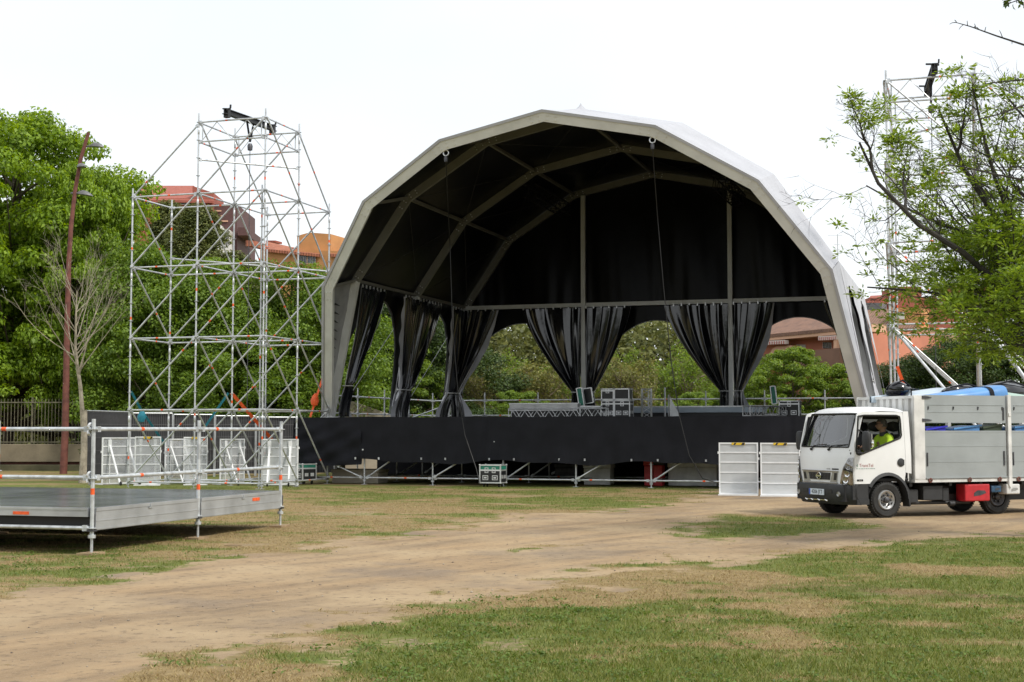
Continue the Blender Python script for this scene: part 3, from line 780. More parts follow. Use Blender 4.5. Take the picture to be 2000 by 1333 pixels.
tp = np.array([t[0] for t in tips]); td = np.array([t[1] for t in tips]); tend = np.array([t[2] >= 3 for t in tips]); tend[:-1] &= ~(np.linalg.norm(tp[1:] - tp[:-1], axis=1) < .16) | (rng.random(len(tp) - 1) < .10)
zz = tp[:, 2]
pr = np.interp(zz, [2.2, 3.4, 4.1, 4.8, 6.0, 7.5], [1.0, .9, .52, .26, .20, .24]) * np.array([ac_bound(q) for q in tp]); kk = (rng.random(len(tp)) < pr * .8) & tend; print('tufts', kk.sum(), len(tp))
tp, td = tp[kk], td[kk]
nl = 38; n = len(tp) * nl
k = np.repeat(np.arange(len(tp)), nl)
d = rng.normal(size=(n, 3)); d[:, 2] = d[:, 2] * .35 - .12; d += td[k] * .5; d /= np.linalg.norm(d, axis=1, keepdims=True)
ln = .03 + .15 * rng.random(n)
c = tp[k] + d * ln[:, None]
nrm = rng.normal(size=(n, 3)) * .5; nrm[:, 2] += 1.0
nrm -= d * (nrm * d).sum(1, keepdims=True); nrm /= np.linalg.norm(nrm, axis=1, keepdims=True)
b_ = np.cross(nrm, d); sz = .078 * (.7 + .6 * rng.random(n))[:, None]
v = np.empty((n, 4, 3), np.float32)
v[:, 0] = c - d * sz * .5; v[:, 2] = c + d * sz * .5; v[:, 1] = c + b_ * sz * .19; v[:, 3] = c - b_ * sz * .19
link('crown', np_mesh('crown', v.reshape(-1, 3), np.arange(n * 4).reshape(-1, 4), M['leaf_acacia']), ft)

# nearer tree outside the frame: only some bare twigs and one leafy tip reach in at the top right
nt_ = thing('overhanging_tree', 'dark bare twigs of a nearer tree poking in at the top right corner', 'tree', (6.9, 12.0, 0))
mb = MB()
mb.path([Vector((0, 0, -.1)), Vector((.05, 0, 1.6)), Vector((0, 0, 3.4)), Vector((-.05, 0, 5.6))], [.2, .15, .12, .05], 9)
def px_local(x, y, D): return P(x, y, D) - Vector((6.9, 12.0, 0))
def twig(pts, w0, w1, z0):
    pts = [Vector((0, 0, z0))] + [px_local(x, y, D) for x, y, D in pts]
    mb.path(pts, [.05] + [w0 + (w1 - w0) * i / max(1, len(pts) - 2) for i in range(len(pts) - 1)], 5)
    r = random.Random(len(pts) * 7 + int(z0 * 10))
    for a, b in zip(pts[1:-1], pts[2:]):
        for j in range(4):
            q = a.lerp(b, r.random()); e = q + Vector((r.uniform(-.05, .02), r.uniform(-.03, .03), r.uniform(-.05, .07)))
            mb.path([q, q.lerp(e, .6) + Vector((0, 0, .006)), e], [.004, .003, .002], 4)
twig([(2090, 118, 11.8), (2000, 88, 11.7), (1945, 70, 11.6), (1895, 52, 11.5), (1866, 44, 11.5)], .011, .003, 4.4)
twig([(2080, 160, 12.2), (2000, 156, 12.3), (1960, 160, 12.3), (1924, 164, 12.4)], .010, .004, 4.2)
twig([(2120, 190, 12.2), (2000, 206, 12.1), (1950, 224, 12.0), (1900, 236, 12.0), (1868, 240, 12.0)], .010, .003, 4.0)
twig([(2120, 340, 11.9), (2000, 352, 11.8), (1940, 340, 11.8), (1880, 326, 11.8), (1850, 322, 11.8)], .012, .004, 3.4)
twig([(2090, -10, 11.4), (2010, -6, 11.4), (1985, 2, 11.4), (1968, 8, 11.4)], .008, .003, 4.8)
mb.build('trunk', M['bark_dark'], nt_)
cs = []
for i in range(34):
    cs.append(px_local(1958 + 62 * rng.random(), -12 + 30 * rng.random() ** 1.2, 11.4 + .12 * rng.normal()))
for i in range(10): cs.append(px_local(1990 + 40 * rng.random(), 345 + 26 * rng.random(), 11.8))
c = np.array(cs); nn = rng.normal(size=c.shape); nn[:, 1] -= .8
v, f = leaf_quads(c, nn, .058 * (.8 + .5 * rng.random(len(c))), .5, .08)
link('foliage', np_mesh('foliage', v, f, M['leaf_dark']), nt_)

# ------------------------------------------------------------------ scaffolding pieces (local metres, parented)
srnd = random.Random(3)
def s_tube(parent, name, p, q, r=.0242, band=True, mats=None, n=10, nb=1):
    p = Vector(p); q = Vector(q); L = (q - p).length; mb = MB()
    pts = [p]; mis = []
    if band:
        ts = sorted(srnd.uniform(.12, .88) for _ in range(nb))
        for t in ts:
            a = max(.02, t - .038 / L); b = min(.98, t + .038 / L)
            pts += [p.lerp(q, a), p.lerp(q, b)]; mis += [0, 1]
        pts.append(q); mis.append(0)
    else:
        pts.append(q); mis = [0]
    rs = []
    for i in range(len(pts)): rs.append(r)
    mb.path(pts, rs, n, 0, True, mis)
    # wedge heads at both ends
    d = (q - p).normalized()
    for e, s in ((p, 1), (q, -1)):
        mb.beam(e + d * s * .03, e + d * s * .10, .05, .075)
    return mb.build(name, mats or [M['galv'], M['orange']], parent, ang=50)
def s_post(parent, x, y, z0, z1, r=.0242, mats=None, ros=.5, zr0=.15, n=10, jack=True, bands=2, name='post'):
    mb = MB()
    zs = []
    for b in range(bands):
        zc = z0 + (z1 - z0) * (b + srnd.uniform(.25, .75)) / bands
        zs.append(zc)
    pts = [Vector((x, y, z0))]; mis = []
    for zc in zs:
        pts += [Vector((x, y, zc - .04)), Vector((x, y, zc + .04))]; mis += [0, 1]
    pts.append(Vector((x, y, z1))); mis.append(0)
    mb.path(pts, r, n, 0, True, mis)
    z = zr0
    while z < z1 - .02:
        mb.lathe([(r, -.006), (.062, -.005), (.062, .005), (r, .006)], (x, y, z), (0, 0, 1), 10)
        z += ros
    z = zr0 + 1.75
    while z < z1 - .1:
        mb.lathe([(r, -.09), (r + .006, -.085), (r + .006, .085), (r, .09)], (x, y, z), (0, 0, 1), 10); z += 2.0
    if jack:
        mb.tube((x, y, 0.012), (x, y, z0 + .05), r * .72, 8)
        mb.lathe([(.02, -.03), (.05, -.025), (.05, .015), (.02, .02)], (x, y, z0 - .02), (0, 0, 1), 8)
        mb.box(x - .075, x + .075, y - .075, y + .075, 0.002, .012)
    return mb.build(name, mats or [M['galv'], M['orange']], parent, ang=50)

TPHI = rad(-17.67)
TO = Vector((-4.70, 42.58, 0))
TU = Vector((math.cos(TPHI), math.sin(TPHI), 0)); TV = Vector((-math.sin(TPHI), math.cos(TPHI), 0))
def tl(p):
    d = Vector(p) - TO; return Vector((d.dot(TU), d.dot(TV), d.z))
def tw(u, v, z=0): return TO + TU * u + TV * v + Vector((0, 0, z))

def tower(label, u0, v0, sgn, raker):
    """8 posts in an L of 2.07 m bays; four lifts of 2 m, the inner square goes one lift higher"""
    B = 2.07; base = tw(u0, v0)
    t = thing('scaffold_tower', label, 'scaffold tower', base, TPHI)
    posts = {(0, 0): 1, (-1, 0): 1, (-2, 0): 0, (0, 1): 1, (-1, 1): 1, (-2, 1): 0, (0, 2): 0, (-1, 2): 0}
    xy = lambda k: (k[0] * B * sgn, k[1] * B)
    Z = [.15, 2.15, 4.15, 6.15, 8.15, 10.15]
    for k, hi in posts.items():
        x, y = xy(k); s_post(t, x, y, .12, (10.4 if hi else 8.4), bands=3)
    if sgn > 0:                                       # doubled stage-side post
        s_post(t, xy((0, 0))[0] - .11, .05, .12, 8.3, bands=3)
    edges = [((-1, 0), (0, 0)), ((-2, 0), (-1, 0)), ((-1, 1), (0, 1)), ((-2, 1), (-1, 1)), ((-1, 2), (0, 2)),
             ((0, 0), (0, 1)), ((-1, 0), (-1, 1)), ((-2, 0), (-2, 1)), ((0, 1), (0, 2)), ((-1, 1), (-1, 2))]
    for a, b in edges:
        ax, ay = xy(a); bx, by = xy(b); along_u = a[1] == b[1]
        top = posts[a] and posts[b]
        for li, z in enumerate(Z):
            if li == 5 and not top: continue
            s_tube(t, 'ledger', (ax, ay, z), (bx, by, z))
        if top:
            s_tube(t, 'ledger', (ax, ay, 9.6), (bx, by, 9.6))
        for li in range(5):
            if li == 4 and not top: continue
            if along_u: p, q = (ax, ay, Z[li]), (bx, by, Z[li + 1])
            else: p, q = (bx, by, Z[li]), (ax, ay, Z[li + 1])
            o = Vector((0, -.05, 0)) if along_u else Vector((.05 * sgn, 0, 0))
            s_tube(t, 'brace', Vector(p) + o, Vector(q) + o, band=srnd.random() < .7)
        if top and along_u:                           # lattice between the two top ledgers
            mb = MB(); m_ = 4
            for i in range(m_):
                x0 = ax + (bx - ax) * (.05 + .9 * i / m_); x1 = ax + (bx - ax) * (.05 + .9 * (i + 1) / m_)
                z0, z1 = (9.62, 10.13) if i % 2 == 0 else (10.13, 9.62)
                mb.tube((x0, ay, z0), (x1, ay, z1), .011, 6)
            for x in (ax + (bx - ax) * .06, ax + (bx - ax) * .94): mb.tube((x, ay, 9.62), (x, ay, 10.13), .018, 8)
            mb.build('lattice', M['galv'], t)
    # sloping end tubes from the lower shoulders to the top square, and flat diagonals
    s_tube(t, 'brace', (*xy((-2, 0)), 8.15), (*xy((-1, 0)), 10.1))
    s_tube(t, 'brace', (*xy((0, 2)), 8.15), (*xy((0, 1)), 10.1))
    s_tube(t, 'brace', (*xy((-1, 2)), 8.15), (*xy((-1, 1)), 10.1))
    s_tube(t, 'ledger', (*xy((-1, 0)), 9.1), (*xy((0, 1)), 9.1))
    s_tube(t, 'ledger', (*xy((-2, 1)), 6.65), (*xy((0, 2)), 6.35))
    if raker:
        for (k, z, du, dv) in (((0, 0), 4.1, 3.2, -2.3), ((-1, 0), 4.3, 2.6, -2.2), ((-1, 0), 4.15, 2.75, -1.6)):
            x, y = xy(k)
            s_tube(t, 'raker', (x + .05, y - .05, z), (x + du, y + dv, .06), .036, False)
    return t, xy
t_left, xyL = tower('tall steel scaffold tower standing free left of the stage tent', -.72, -4.5, 1, False)
t_right, xyR = tower('steel scaffold tower half hidden by the feathery tree, right of the tent', 15.70, -3.6, -1, True)

def winch(t_base, xy, label):
    base = t_base.location
    w = thing('hoist_beam', label, 'hoist beam', base, TPHI)
    a = Vector((*xy((-1, 0)), 10.36)) * .55 + Vector((*xy((0, 0)), 10.36)) * .45
    b = Vector((*xy((-1, 1)), 10.36)) * .0 + Vector((*xy((0, 1)), 10.36)) * .55 + Vector((*xy((-1, 1)), 10.36)) * .45
    d = (b - a).normalized(); a = a - d * .22; b = b + d * .25
    mb = MB()
    for dz in (-.07, .07): mb.beam(a + Vector((0, 0, dz)), b + Vector((0, 0, dz)), .14, .02)
    mb.beam(a, b, .02, .13)
    mb.build('beam', M['black'], w)
    for e, s in ((a, 1), (b, -1)):
        mb = MB(); c = e + d * s * .14
        mb.beam(c + Vector((0, 0, -.16)), c + Vector((0, 0, .08)), .15, .12, up=d)
        for k in range(4): mb.beam(c + Vector((.10 * math.cos(k), .1 * math.sin(k), .1)), c + Vector((.2 * math.cos(k * 2.1 + 1), .16 * math.sin(k * 1.7), .2 - .06 * k)), .04, .04)
        mb.build('clamp', M['black'], w)
    m = a.lerp(b, .5); mb = MB()
    mb.beam(m - d * .16 + Vector((0, 0, -.08)), m + Vector((0, 0, -.62)), .05, .03)
    mb.beam(m + d * .16 + Vector((0, 0, -.08)), m + Vector((0, 0, -.62)), .05, .03)
    mb.build('sling', M['black_cloth'], w)
    mb = MB(); mb.lathe([(.0, -.16), (.07, -.14), (.08, -.02), (.05, .05), (0, .06)], m + Vector((0, 0, -.72)), (0, 0, 1), 10)
    mb.build('pulley', M['steel_dark'], w)
    mb = MB(); mb.tube(m + Vector((0, 0, -.8)), m + Vector((0, 0, -8.2)), .010, 5); mb.build('chain', M['steel_dark'], w)
winch(t_left, xyL, 'black beam with clamps and sling across the top of the left scaffold tower')
winch(t_right, xyR, 'black beam with clamps and sling across the top of the right scaffold tower')

# ratchet straps
def strap(name, label, pts, w, m, knot=None, group='ratchet straps on the scaffold'):
    t = thing(name, label, 'strap', (pts[0][0], pts[0][1], 0), 0, group)
    b = Vector((pts[0][0], pts[0][1], 0)); mb = MB()
    for a, c in zip(pts[:-1], pts[1:]):
        mb.beam(Vector(a) - b, Vector(c) - b, w, .008, up=(0, -1, .1))
    mb.build('webbing', m, t)
    if knot:
        k = Vector(knot) - b; mb = MB()
        mb.lathe([(.0, -.22), (.09, -.18), (.13, -.05), (.09, .08), (.03, .16), (0, .18)], k, (.1, 0, 1), 9)
        mb.build('bundle', m, t)
def tp(u, v, z): return tuple(tw(u, v, z))
uL, vL = -.72, -4.5
strap('ratchet_strap', 'teal strap with a hanging bundle at the left foot of the scaffold tower', [tuple(P(256, 765, 42.6)), tuple(P(275, 800, 43.0)), tuple(P(322, 868, 44))], .07, M['teal'], tuple(P(277, 812, 42.9)))
strap('ratchet_strap', 'teal strap sloping left from the middle tower post', [tuple(P(446, 768, 42.2)), tuple(P(395, 842, 42.8))], .07, M['teal'])
strap('ratchet_strap', 'orange strap sloping right from the middle tower post', [tuple(P(452, 768, 42.2)), tuple(P(532, 860, 43.4))], .10, M['orange'])
strap('ratchet_strap', 'orange strap with a white ratchet beside the left tent leg', [tuple(P(631, 735, 42.3)), tuple(P(606, 815, 41.6))], .06, M['orange'], tuple(P(615, 780, 41.8)))
strap('ratchet_strap', 'orange strap at the foot of the right scaffold tower', [tuple(P(1752, 716, 37.6)), tuple(P(1772, 770, 37.8))], .09, M['orange'])

# ------------------------------------------------------------------ low aluminium deck with handrails, near left
pc = Vector((-5.39, 18.35, 0)); pe = Vector((.2855, .9584, 0)); pn = Vector((-.9584, .2855, 0)); PB = 2.74
PR = math.atan2(pe.y, pe.x)
pt = thing('low_stage_deck', 'low silver deck on scaffold legs with tube handrails, near left corner', 'stage deck', pc, PR)
# local: x along the right hand edge (away), y to the left
GN = [M['galv_near'], M['orange']]
NR = .0262
for (x, y) in ((0, 0), (PB, 0), (2 * PB, 0), (0, PB * 1.26), (PB, PB * 1.26)):
    s_post(pt, x, y, .26, 1.74, NR, GN, .635, .34, 16, True, 1)
    mb = MB(); mb.box(x - .16, x + .16, y - .10, y + .12, -.02, .0025 + .03); mb.build('foot_board', M['wood'], pt)
for i in range(2):
    for z in (.985, 1.61):
        s_tube(pt, 'handrail', (i * PB + .03, 0, z), (i * PB + PB - .03, 0, z), NR, True, GN, 16)
        if i == 0: s_tube(pt, 'handrail', (0, .03, z), (0, PB * 1.26 - .03, z), NR, True, GN, 16)
    if i == 0: s_tube(pt, 'ledger', (0, .03, .34), (0, PB * 1.26 - .03, .34), NR, False, GN, 16)
M['deck'] = mat('phenolic_deck', (.14, .15, .165), .20, 0, .25, .8, .02, 4)
M['deck_edge'] = mat('deck_edge_aluminium', (.50, .52, .54), .38, .55, .1, 2.5, .06, 25)
for i in range(5):
    for j in range(2):
        mb = MB()
        w_ = 2 * PB / 5
        mb.box(j * PB + .03, j * PB + PB - .03, .04 + i * w_, .04 + (i + 1) * w_ - .012, .545, .598)
        mb.build('deck_panel', M['deck'], pt)
mb = MB()
for i in range(10): mb.box(.06 + i * .6, .11 + i * .6, .04, 2 * PB - .04, .33, .543)
mb.box(2 * PB - .02, 2 * PB + .01, .02, 2 * PB, .31, .598); mb.box(.05, 2 * PB, 2 * PB - .02, 2 * PB + .01, .31, .598)
mb.build('shade_joist', M['black'], pt, smooth=False)  # black beams and rear boards added to darken the space under the deck
stick = thing('wood_stick', 'pale splintered stick lying on the grass right of the low deck', 'stick', G(455, 1067)); mb = MB()
mb.path([Vector((-.13, 0, .012)), Vector((-.03, .008, .016)), Vector((.13, -.01, .014))], [.007, .009, .006], 6); mb.path([Vector((-.05, .006, .015)), Vector((-.08, .05, .02))], [.005, .003], 5); mb.build('stick', M['wood'], stick)
def fascia(x0, x1, big):
    mb = MB()
    mb.box(x0, x1, -.024, .010, .31, .598); mb.box(x0, x1, -.032, -.0242, .555, .600); mb.box(x0, x1, -.030, -.0242, .318, .336); mb.box(x0, x1, -.029, -.0242, .425, .437)
    xm = (x0 + x1) / 2
    mb.box(xm - .05, xm + .05, -.040, -.0322, .528, .548); mb.box(xm - .012, xm + .012, -.044, -.0325, .53, .592)
    o = mb.build('fascia', M['deck_edge'], pt)
    if big:
        m2 = MB(); m2.box(x0 + .62 * (x1 - x0), x0 + .62 * (x1 - x0) + .24, -.0305, -.0245, .475, .525); m2.build('sticker', M['orange'], o)
fascia(.05, PB - .05, False); fascia(PB + .05, 2 * PB - .05, True)
for i in range(2):
    mb = MB(); y0, y1 = i * PB + .05, i * PB + PB - .05
    mb.box(-.03, .02, y0, y1, .485, .600); mb.box(-.038, -.0302, y0, y1, .572, .602)
    o = mb.build('fascia', M['deck_edge'], pt)
    if i == 0:
        m2 = MB(); m2.box(-.0365, -.0305, .92, 1.16, .50, .54); m2.build('sticker', M['orange'], o)
for (x, y) in ((0, 0), (PB, 0), (2 * PB, 0)):
    mb = MB(); mb.box(x + .03, x + .075, -.012, .03, .36, .52); mb.box(x - .05, x + .05, -.045, .045, .30, .325); mb.build('bracket', M['steel_dark'], pt)
for z in (.985, 1.61):                                   # white clamps on the corner post
    for dz in (.04, -.05):
        mb = MB(); mb.lathe([(.030, -.018), (.046, -.012), (.046, .012), (.030, .018)], (0, .055, z + dz), (0, 1, .4 if dz > 0 else -.4), 10); mb.build('clamp', M['alu_bright'], pt)

# ------------------------------------------------------------------ rusty lamp post
LD = 52.0
lb = Vector((atx(127, LD), LD, 0))
lp = thing('street_lamp', 'rust brown leaning lamp post carrying three grey lamp heads', 'street lamp', lb)
pts = [Vector((0, 0, -.1))] + [P(x, y, LD) - lb for x, y in ((127.5, 840), (130, 700), (134, 520), (139, 440), (147, 370), (158, 310), (173, 259))]
mb = MB(); mb.path(pts, [.135, .125, .112, .09, .08, .073, .067, .062], 14); mb.build('pole', M['rust'], lp)
def lamp_head(px, py, dirv, L):
    c = P(px, py, LD) - lb; d = Vector(dirv).normalized(); s = d.cross(Vector((0, 0, 1))).normalized()
    prof = [(0, .00, .05), (.10, .07, .10), (.35, .15, .17), (.6, .155, .16), (.85, .12, .09), (1, .03, .01)]
    rows = []
    for (t, w, h) in prof:
        rows.append([c + d * (t * L) + s * (w * math.cos(a)) + Vector((0, 0, h * math.sin(a) - .12 * t * .3)) for a in np.linspace(0, math.pi, 9)])
    mb = MB(); mb.grid(rows); mb.grid([[r[0] for r in rows], [r[-1] for r in rows]])
    mb.tube(c - d * .22, c + d * .06 + Vector((0, 0, .03)), .035, 8)
    h = mb.build('lamp_head', M['lamp_grey'], lp, fix=True)
    m2 = MB(); m2.grid([[r[0].lerp(r[-1], .12) - Vector((0, 0, .006)) for r in rows[1:-1]], [r[0].lerp(r[-1], .88) - Vector((0, 0, .006)) for r in rows[1:-1]]]); m2.build('lens', M['silver'], h)
lamp_head(176, 287, (1, -.25, -.02), .56); lamp_head(155, 330, (.5, -.85, .05), .6); lamp_head(150, 379, (1, .1, -.08), .60)

# ------------------------------------------------------------------ left boundary: concrete wall with iron railings, then mesh fence panels
WD = 56.0
wx0, wx1 = atx(-420, WD), atx(172, WD)
wl = thing('boundary_wall', 'stained concrete wall with a dark slot under it, below the iron railings', 'wall', (wx0, WD, 0))
Lw = wx1 - wx0
mb = MB(); mb.box(0, Lw, 0, .35, .34, 1.04); mb.build('wall', M['concrete'], wl, smooth=False, bevel=.02)
mb = MB(); mb.box(0, Lw, -.25, .30, -.1, .235); mb.build('base', M['concrete_dark'], wl, smooth=False, bevel=.02)
mb = MB(); mb.box(0, Lw, .22, .32, .235, .34); mb.build('slot', M['rust'], wl, smooth=False)
M['fence_bar'] = mat('pale_iron', (.16, .15, .10), .7, .2, .25, 5)
fr = thing('iron_railings', 'tall thin iron railings on top of the concrete wall', 'railings', (wx0, WD + .12, 1.04))
mb = MB(); x = .05
while x < Lw: mb.tube((x, 0, -.005), (x, 0, 1.78), .014, 5); x += .134
mb.build('bars', M['fence_bar'], fr)
mb = MB(); mb.box(0, Lw, -.03, .03, .06, .10); mb.box(0, Lw, -.03, .03, 1.62, 1.66); mb.build('rail', M['fence_bar'], fr)
x = .12
while x < Lw:
    mb = MB(); mb.box(x - .03, x + .03, .02, .08, -.005, 1.85); mb.build('post', M['fence_bar'], fr); x += 2.4
M['fence_grey'] = mat('grey_fence_wire', (.20, .20, .21), .5, .3, .1, 5)
M['screen'] = mat('dark_screen_cloth', (.045, .045, .048), .9, 0, .2, 1.0, .2, 8)
fp = [Vector((atx(168, 44.6), 44.6, 0)), Vector((atx(255, 47.6), 47.6, 0))]
for k in range(1, 6): fp.append(fp[1].lerp(Vector((atx(655, 50.5), 50.5, 0)), k / 5 * 1.0))
flab = ['grey mesh fence panel at the left end, turned towards the bare tree', 'grey mesh fence panel behind the left legs of the scaffold tower', 'grey mesh fence panel left of the middle tower post', 'grey mesh fence panel behind the middle of the scaffold tower',
        'grey mesh fence panel behind the tower legs nearest the stage', 'grey mesh fence panel ending behind the black stage skirt']
for i in range(len(fp) - 1):
    a, b = fp[i], fp[i + 1]; L = (b - a).length; hgt = 2.2 - .04 * i
    t = thing('fence_panel', flab[i], 'fence', a, math.atan2(b.y - a.y, b.x - a.x), 'mesh fence panels behind the scaffold tower')
    mb = MB(); x = .05
    while x < L - .03: mb.box(x - .004, x + .004, -.004, .004, .08, hgt); x += .062
    z = .1
    while z < hgt: mb.box(.02, L - .02, -.010, -.0045, z - .005, z + .005); z += .42
    mb.build('mesh', M['fence_grey'], t, smooth=False)
    mb = MB()
    for x in (.02, L - .02): mb.tube((x, .0, .0), (x, .0, hgt + .02), .021, 8)
    mb.tube((.02, 0, hgt), (L - .02, 0, hgt), .02, 8)
    mb.build('frame', M['galv'], t)
    rows = [[Vector((L * s, .06 + .03 * math.sin(s * 9 + i * 2) * (1 - abs(2 * q - 1)), .1 + (hgt - .12) * q)) for s in np.linspace(.01, .99, 14)] for q in np.linspace(0, 1, 6)]
    mb = MB(); mb.grid(rows); mb.build('cloth', M['screen'], t)
# low beige wall behind the left end of the stage
bw = thing('low_wall', 'low beige concrete wall behind the left end of the stage', 'wall', (atx(675, 58), 58, 0))
mb = MB(); Lb = atx(800, 58) - atx(675, 58)
mb.prism([(0, 0, 0), (Lb, 0, 0), (Lb, 0, 2.0), (Lb * .9, 0, 2.05), (.3, 0, 2.75), (0, 0, 2.75)], (0, .4, 0)); mb.build('wall', M['beige_wall'], bw, smooth=False, bevel=.02)

# ------------------------------------------------------------------ buildings
class Facade:
    """vertical wall plane through two photo columns at given depths; q() turns photo pixels into local (along, out, up)"""
    def __init__(s, name, label, cat, xa, Da, xb, Db):
        s.a = Vector((atx(xa, Da), Da, 0)); b = Vector((atx(xb, Db), Db, 0)); s.d = (b - s.a).normalized(); s.n = Vector((s.d.y, -s.d.x, 0))
        s.t = thing(name, label, cat, s.a, math.atan2(s.d.y, s.d.x))
    def q(s, x, y, out=0.0):
        r = ray(x, y); o = Vector((0, 0, CAM_H)) - s.a
        t = (out - o.dot(s.n)) / r.dot(s.n); p = o + r * t
        return Vector((p.dot(s.d), -out, p.z))
    def slab(s, pts, name, m, out=0.0, th=.2, parent=None):
        mb = MB(); mb.prism([s.q(x, y, out) for x, y in pts], (0, th, 0)); return mb.build(name, m, parent or s.t, smooth=False, fix=True)
    def rect(s, x0, y0, x1, y1, name, m, out=0.0, th=.2, parent=None, drop=0):
        return s.slab([(x0, y0), (x1, y0 + drop), (x1, y1 + drop), (x0, y1)], name, m, out, th, parent)
    def roof(s, e0, e1, r1, r0, back, name, m, th=.12):
        """sloping roof sheet: eave pixels e0 e1, ridge pixels r0 r1 set back by `back` metres"""
        p = [s.q(*e0, .35), s.q(*e1, .35), s.q(*r1, -back), s.q(*r0, -back)]
        mb = MB(); mb.prism(p, (0, 0, -th)); 
        return mb.build(name, m, s.t, smooth=False, fix=True)
M['brick_red'] = mat('red_brick_wall', (.30, .09, .06), .85, 0, .1, 3)
M['roof_red'] = mat('red_roof', (.34, .10, .07), .8, 0, .1, 4)
M['brown_clad'] = mat('brown_cladding', (.10, .045, .042), .7, 0, .1, 2)
M['orange_wall'] = mat('ochre_render', (.52, .26, .10), .85, 0, .07, 1)
def tile_mat(name, c1, c2):
    m = mat(name, c1, .85, 0, .1, 2.2, col2=c2)
    n = m.node_tree.nodes; l = m.node_tree.links
    t = n.new('ShaderNodeTexCoord'); w = n.new('ShaderNodeTexWave'); w.wave_type = 'BANDS'; w.bands_direction = 'X'; w.inputs['Scale'].default_value = 1.5
    l.new(t.outputs['Object'], w.inputs['Vector']); b = n.new('ShaderNodeBump'); b.inputs['Strength'].default_value = .7; b.inputs['Distance'].default_value = .08
    l.new(w.outputs['Fac'], b.inputs['Height']); l.new(b.outputs['Normal'], n['Principled BSDF'].inputs['Normal']); return m
M['tile_orange'] = tile_mat('terracotta_tiles', (.42, .15, .08), (.26, .09, .055))
M['tile_brown'] = tile_mat('brown_tiles', (.26, .145, .10), (.19, .11, .08))
M['coral'] = mat('coral_render', (.60, .235, .15), .85, 0, .07, .6)
M['peach'] = mat('peach_render', (.66, .40, .27), .85, 0, .05, .6)
M['parapet'] = mat('brown_parapet', (.22, .125, .09), .9, 0, .1, .8)
M['window_glass'] = mat('house_window', (.10, .12, .14), .12, 0, .3, 2)
M['shutter'] = mat('white_shutter', (.66, .65, .62), .6, 0, .05, 2)

f = Facade('brick_building', 'red brick block with a brown tower, far behind the scaffold tower', 'building', 262, 112, 485, 112)
f.rect(262, 388, 417, 560, 'wall', M['brick_red'], 0, 8)
f.rect(419, 399, 463, 560, 'brown_tower', M['brown_clad'], -.3, 8)
f.rect(464, 444.5, 483, 460, 'brown_tower', M['brown_clad'], .6, 6)
f.roof((258, 390), (418, 392), (378, 363), (272, 363), 6, 'roof', M['roof_red'], .2)
f.slab([(376, 363.5), (417, 377), (417, 392), (376, 392)], 'gable', M['roof_red'], -.2, 4)
for (x0, y0, x1, y1) in ((284, 391, 300, 400), (318, 391, 345, 400), (352, 391, 372, 399), (398, 404, 410, 416)):
    w = f.rect(x0, y0, x1, y1, 'window', M['window_glass'], .06, .12); f.rect(x0, y1, x1, y1 + 1, 'sill', M['shutter'], .14, .18, w)
for (x0, y0, x1, y1) in ((422, 411, 432, 413.5), (432, 431, 445, 433.5), (430, 421, 434, 423)): f.rect(x0, y0, x1, y1, 'light_strip', M['peach'], -.2, .09)
f.slab([(424, 452), (431, 440), (431, 448), (448, 449), (448, 560), (424, 560)], 'stair_house', M['shutter'], 1.2, 1.4)
for i in range(5): f.rect(432 + i * 3.3, 450, 433.2 + i * 3.3, 478, 'louvre', M['lamp_grey'], 1.26, .05)

f = Facade('ochre_house', 'ochre house with terracotta roof and a square roof block, left of the tent', 'house', 480, 100, 700, 97)
f.rect(508, 488, 690, 620, 'wall', M['orange_wall'], 0, 9, drop=3)
f.roof((514, 486), (628, 497), (590, 487), (520, 472), 4.5, 'roof', M['tile_orange'], .2)
f.rect(480, 470, 493, 481, 'roof', M['tile_orange'], .2, 4)
f.slab([(580, 461), (604, 454.5), (646, 457.5), (646, 500), (580, 498)], 'roof_block', M['orange_wall'], -1.2, 5)
f.roof((645, 496), (692, 499), (690, 484), (648, 487), 3, 'roof', M['tile_orange'], .2)
f.rect(519, 470, 538, 474, 'chimney', M['brick_red'], -4.6, 1)
for (x0, y0, x1, y1) in ((583, 499, 598, 515), (601, 499, 616, 515), (655, 506, 672, 520)):
    w = f.rect(x0, y0, x1, y1, 'window', M['window_glass'], .05, .1); f.rect(x0 - 1, y1, x1 + 1, y1 + 1.5, 'sill', M['peach'], .14, .15, w)
    for xx in np.linspace(x0, x1, 4): f.rect(xx - .25, y0, xx + .25, y1, 'frame', M['shutter'], .09, .03, w)
f.rect(570, 529, 640, 529.8, 'balcony_rail', M['shutter'], .9, .05)
for i in range(24): f.rect(571 + i * 2.9, 529.8, 571.6 + i * 2.9, 540, 'baluster', M['shutter'], .9, .04)

f = Facade('awning_house', 'coral house with brown tiled roof and striped awnings, seen through the tent', 'house', 1470, 90, 1680, 83)
f.slab([(1470, 664), (1700, 644), (1700, 800), (1470, 800)], 'wall', M['coral'], -.9, 7)
f.slab([(1466, 656), (1700, 633.5), (1700, 648), (1466, 668.5)], 'fascia', M['peach'], .3, 1.4)
f.roof((1464, 657), (1702, 634), (1690, 592), (1474, 600), 5.5, 'roof', M['tile_brown'], .2)
f.slab([(1470, 695), (1640, 680), (1640, 722), (1470, 724)], 'parapet', M['parapet'], .5, .4)
f.slab([(1628, 664), (1634, 663.5), (1634, 690), (1628, 690)], 'pier', M['peach'], .4, .5)
f.slab([(1508, 682), (1516, 677), (1546, 675), (1546, 692), (1500, 696)], 'balcony_wall', M['peach'], .1, .8)
M['awning_stripe'] = mat('striped_awning', (.70, .62, .58), .8, 0, .05, 2)
M['awning_red'] = mat('awning_red', (.45, .12, .10), .8, 0, .05, 2)
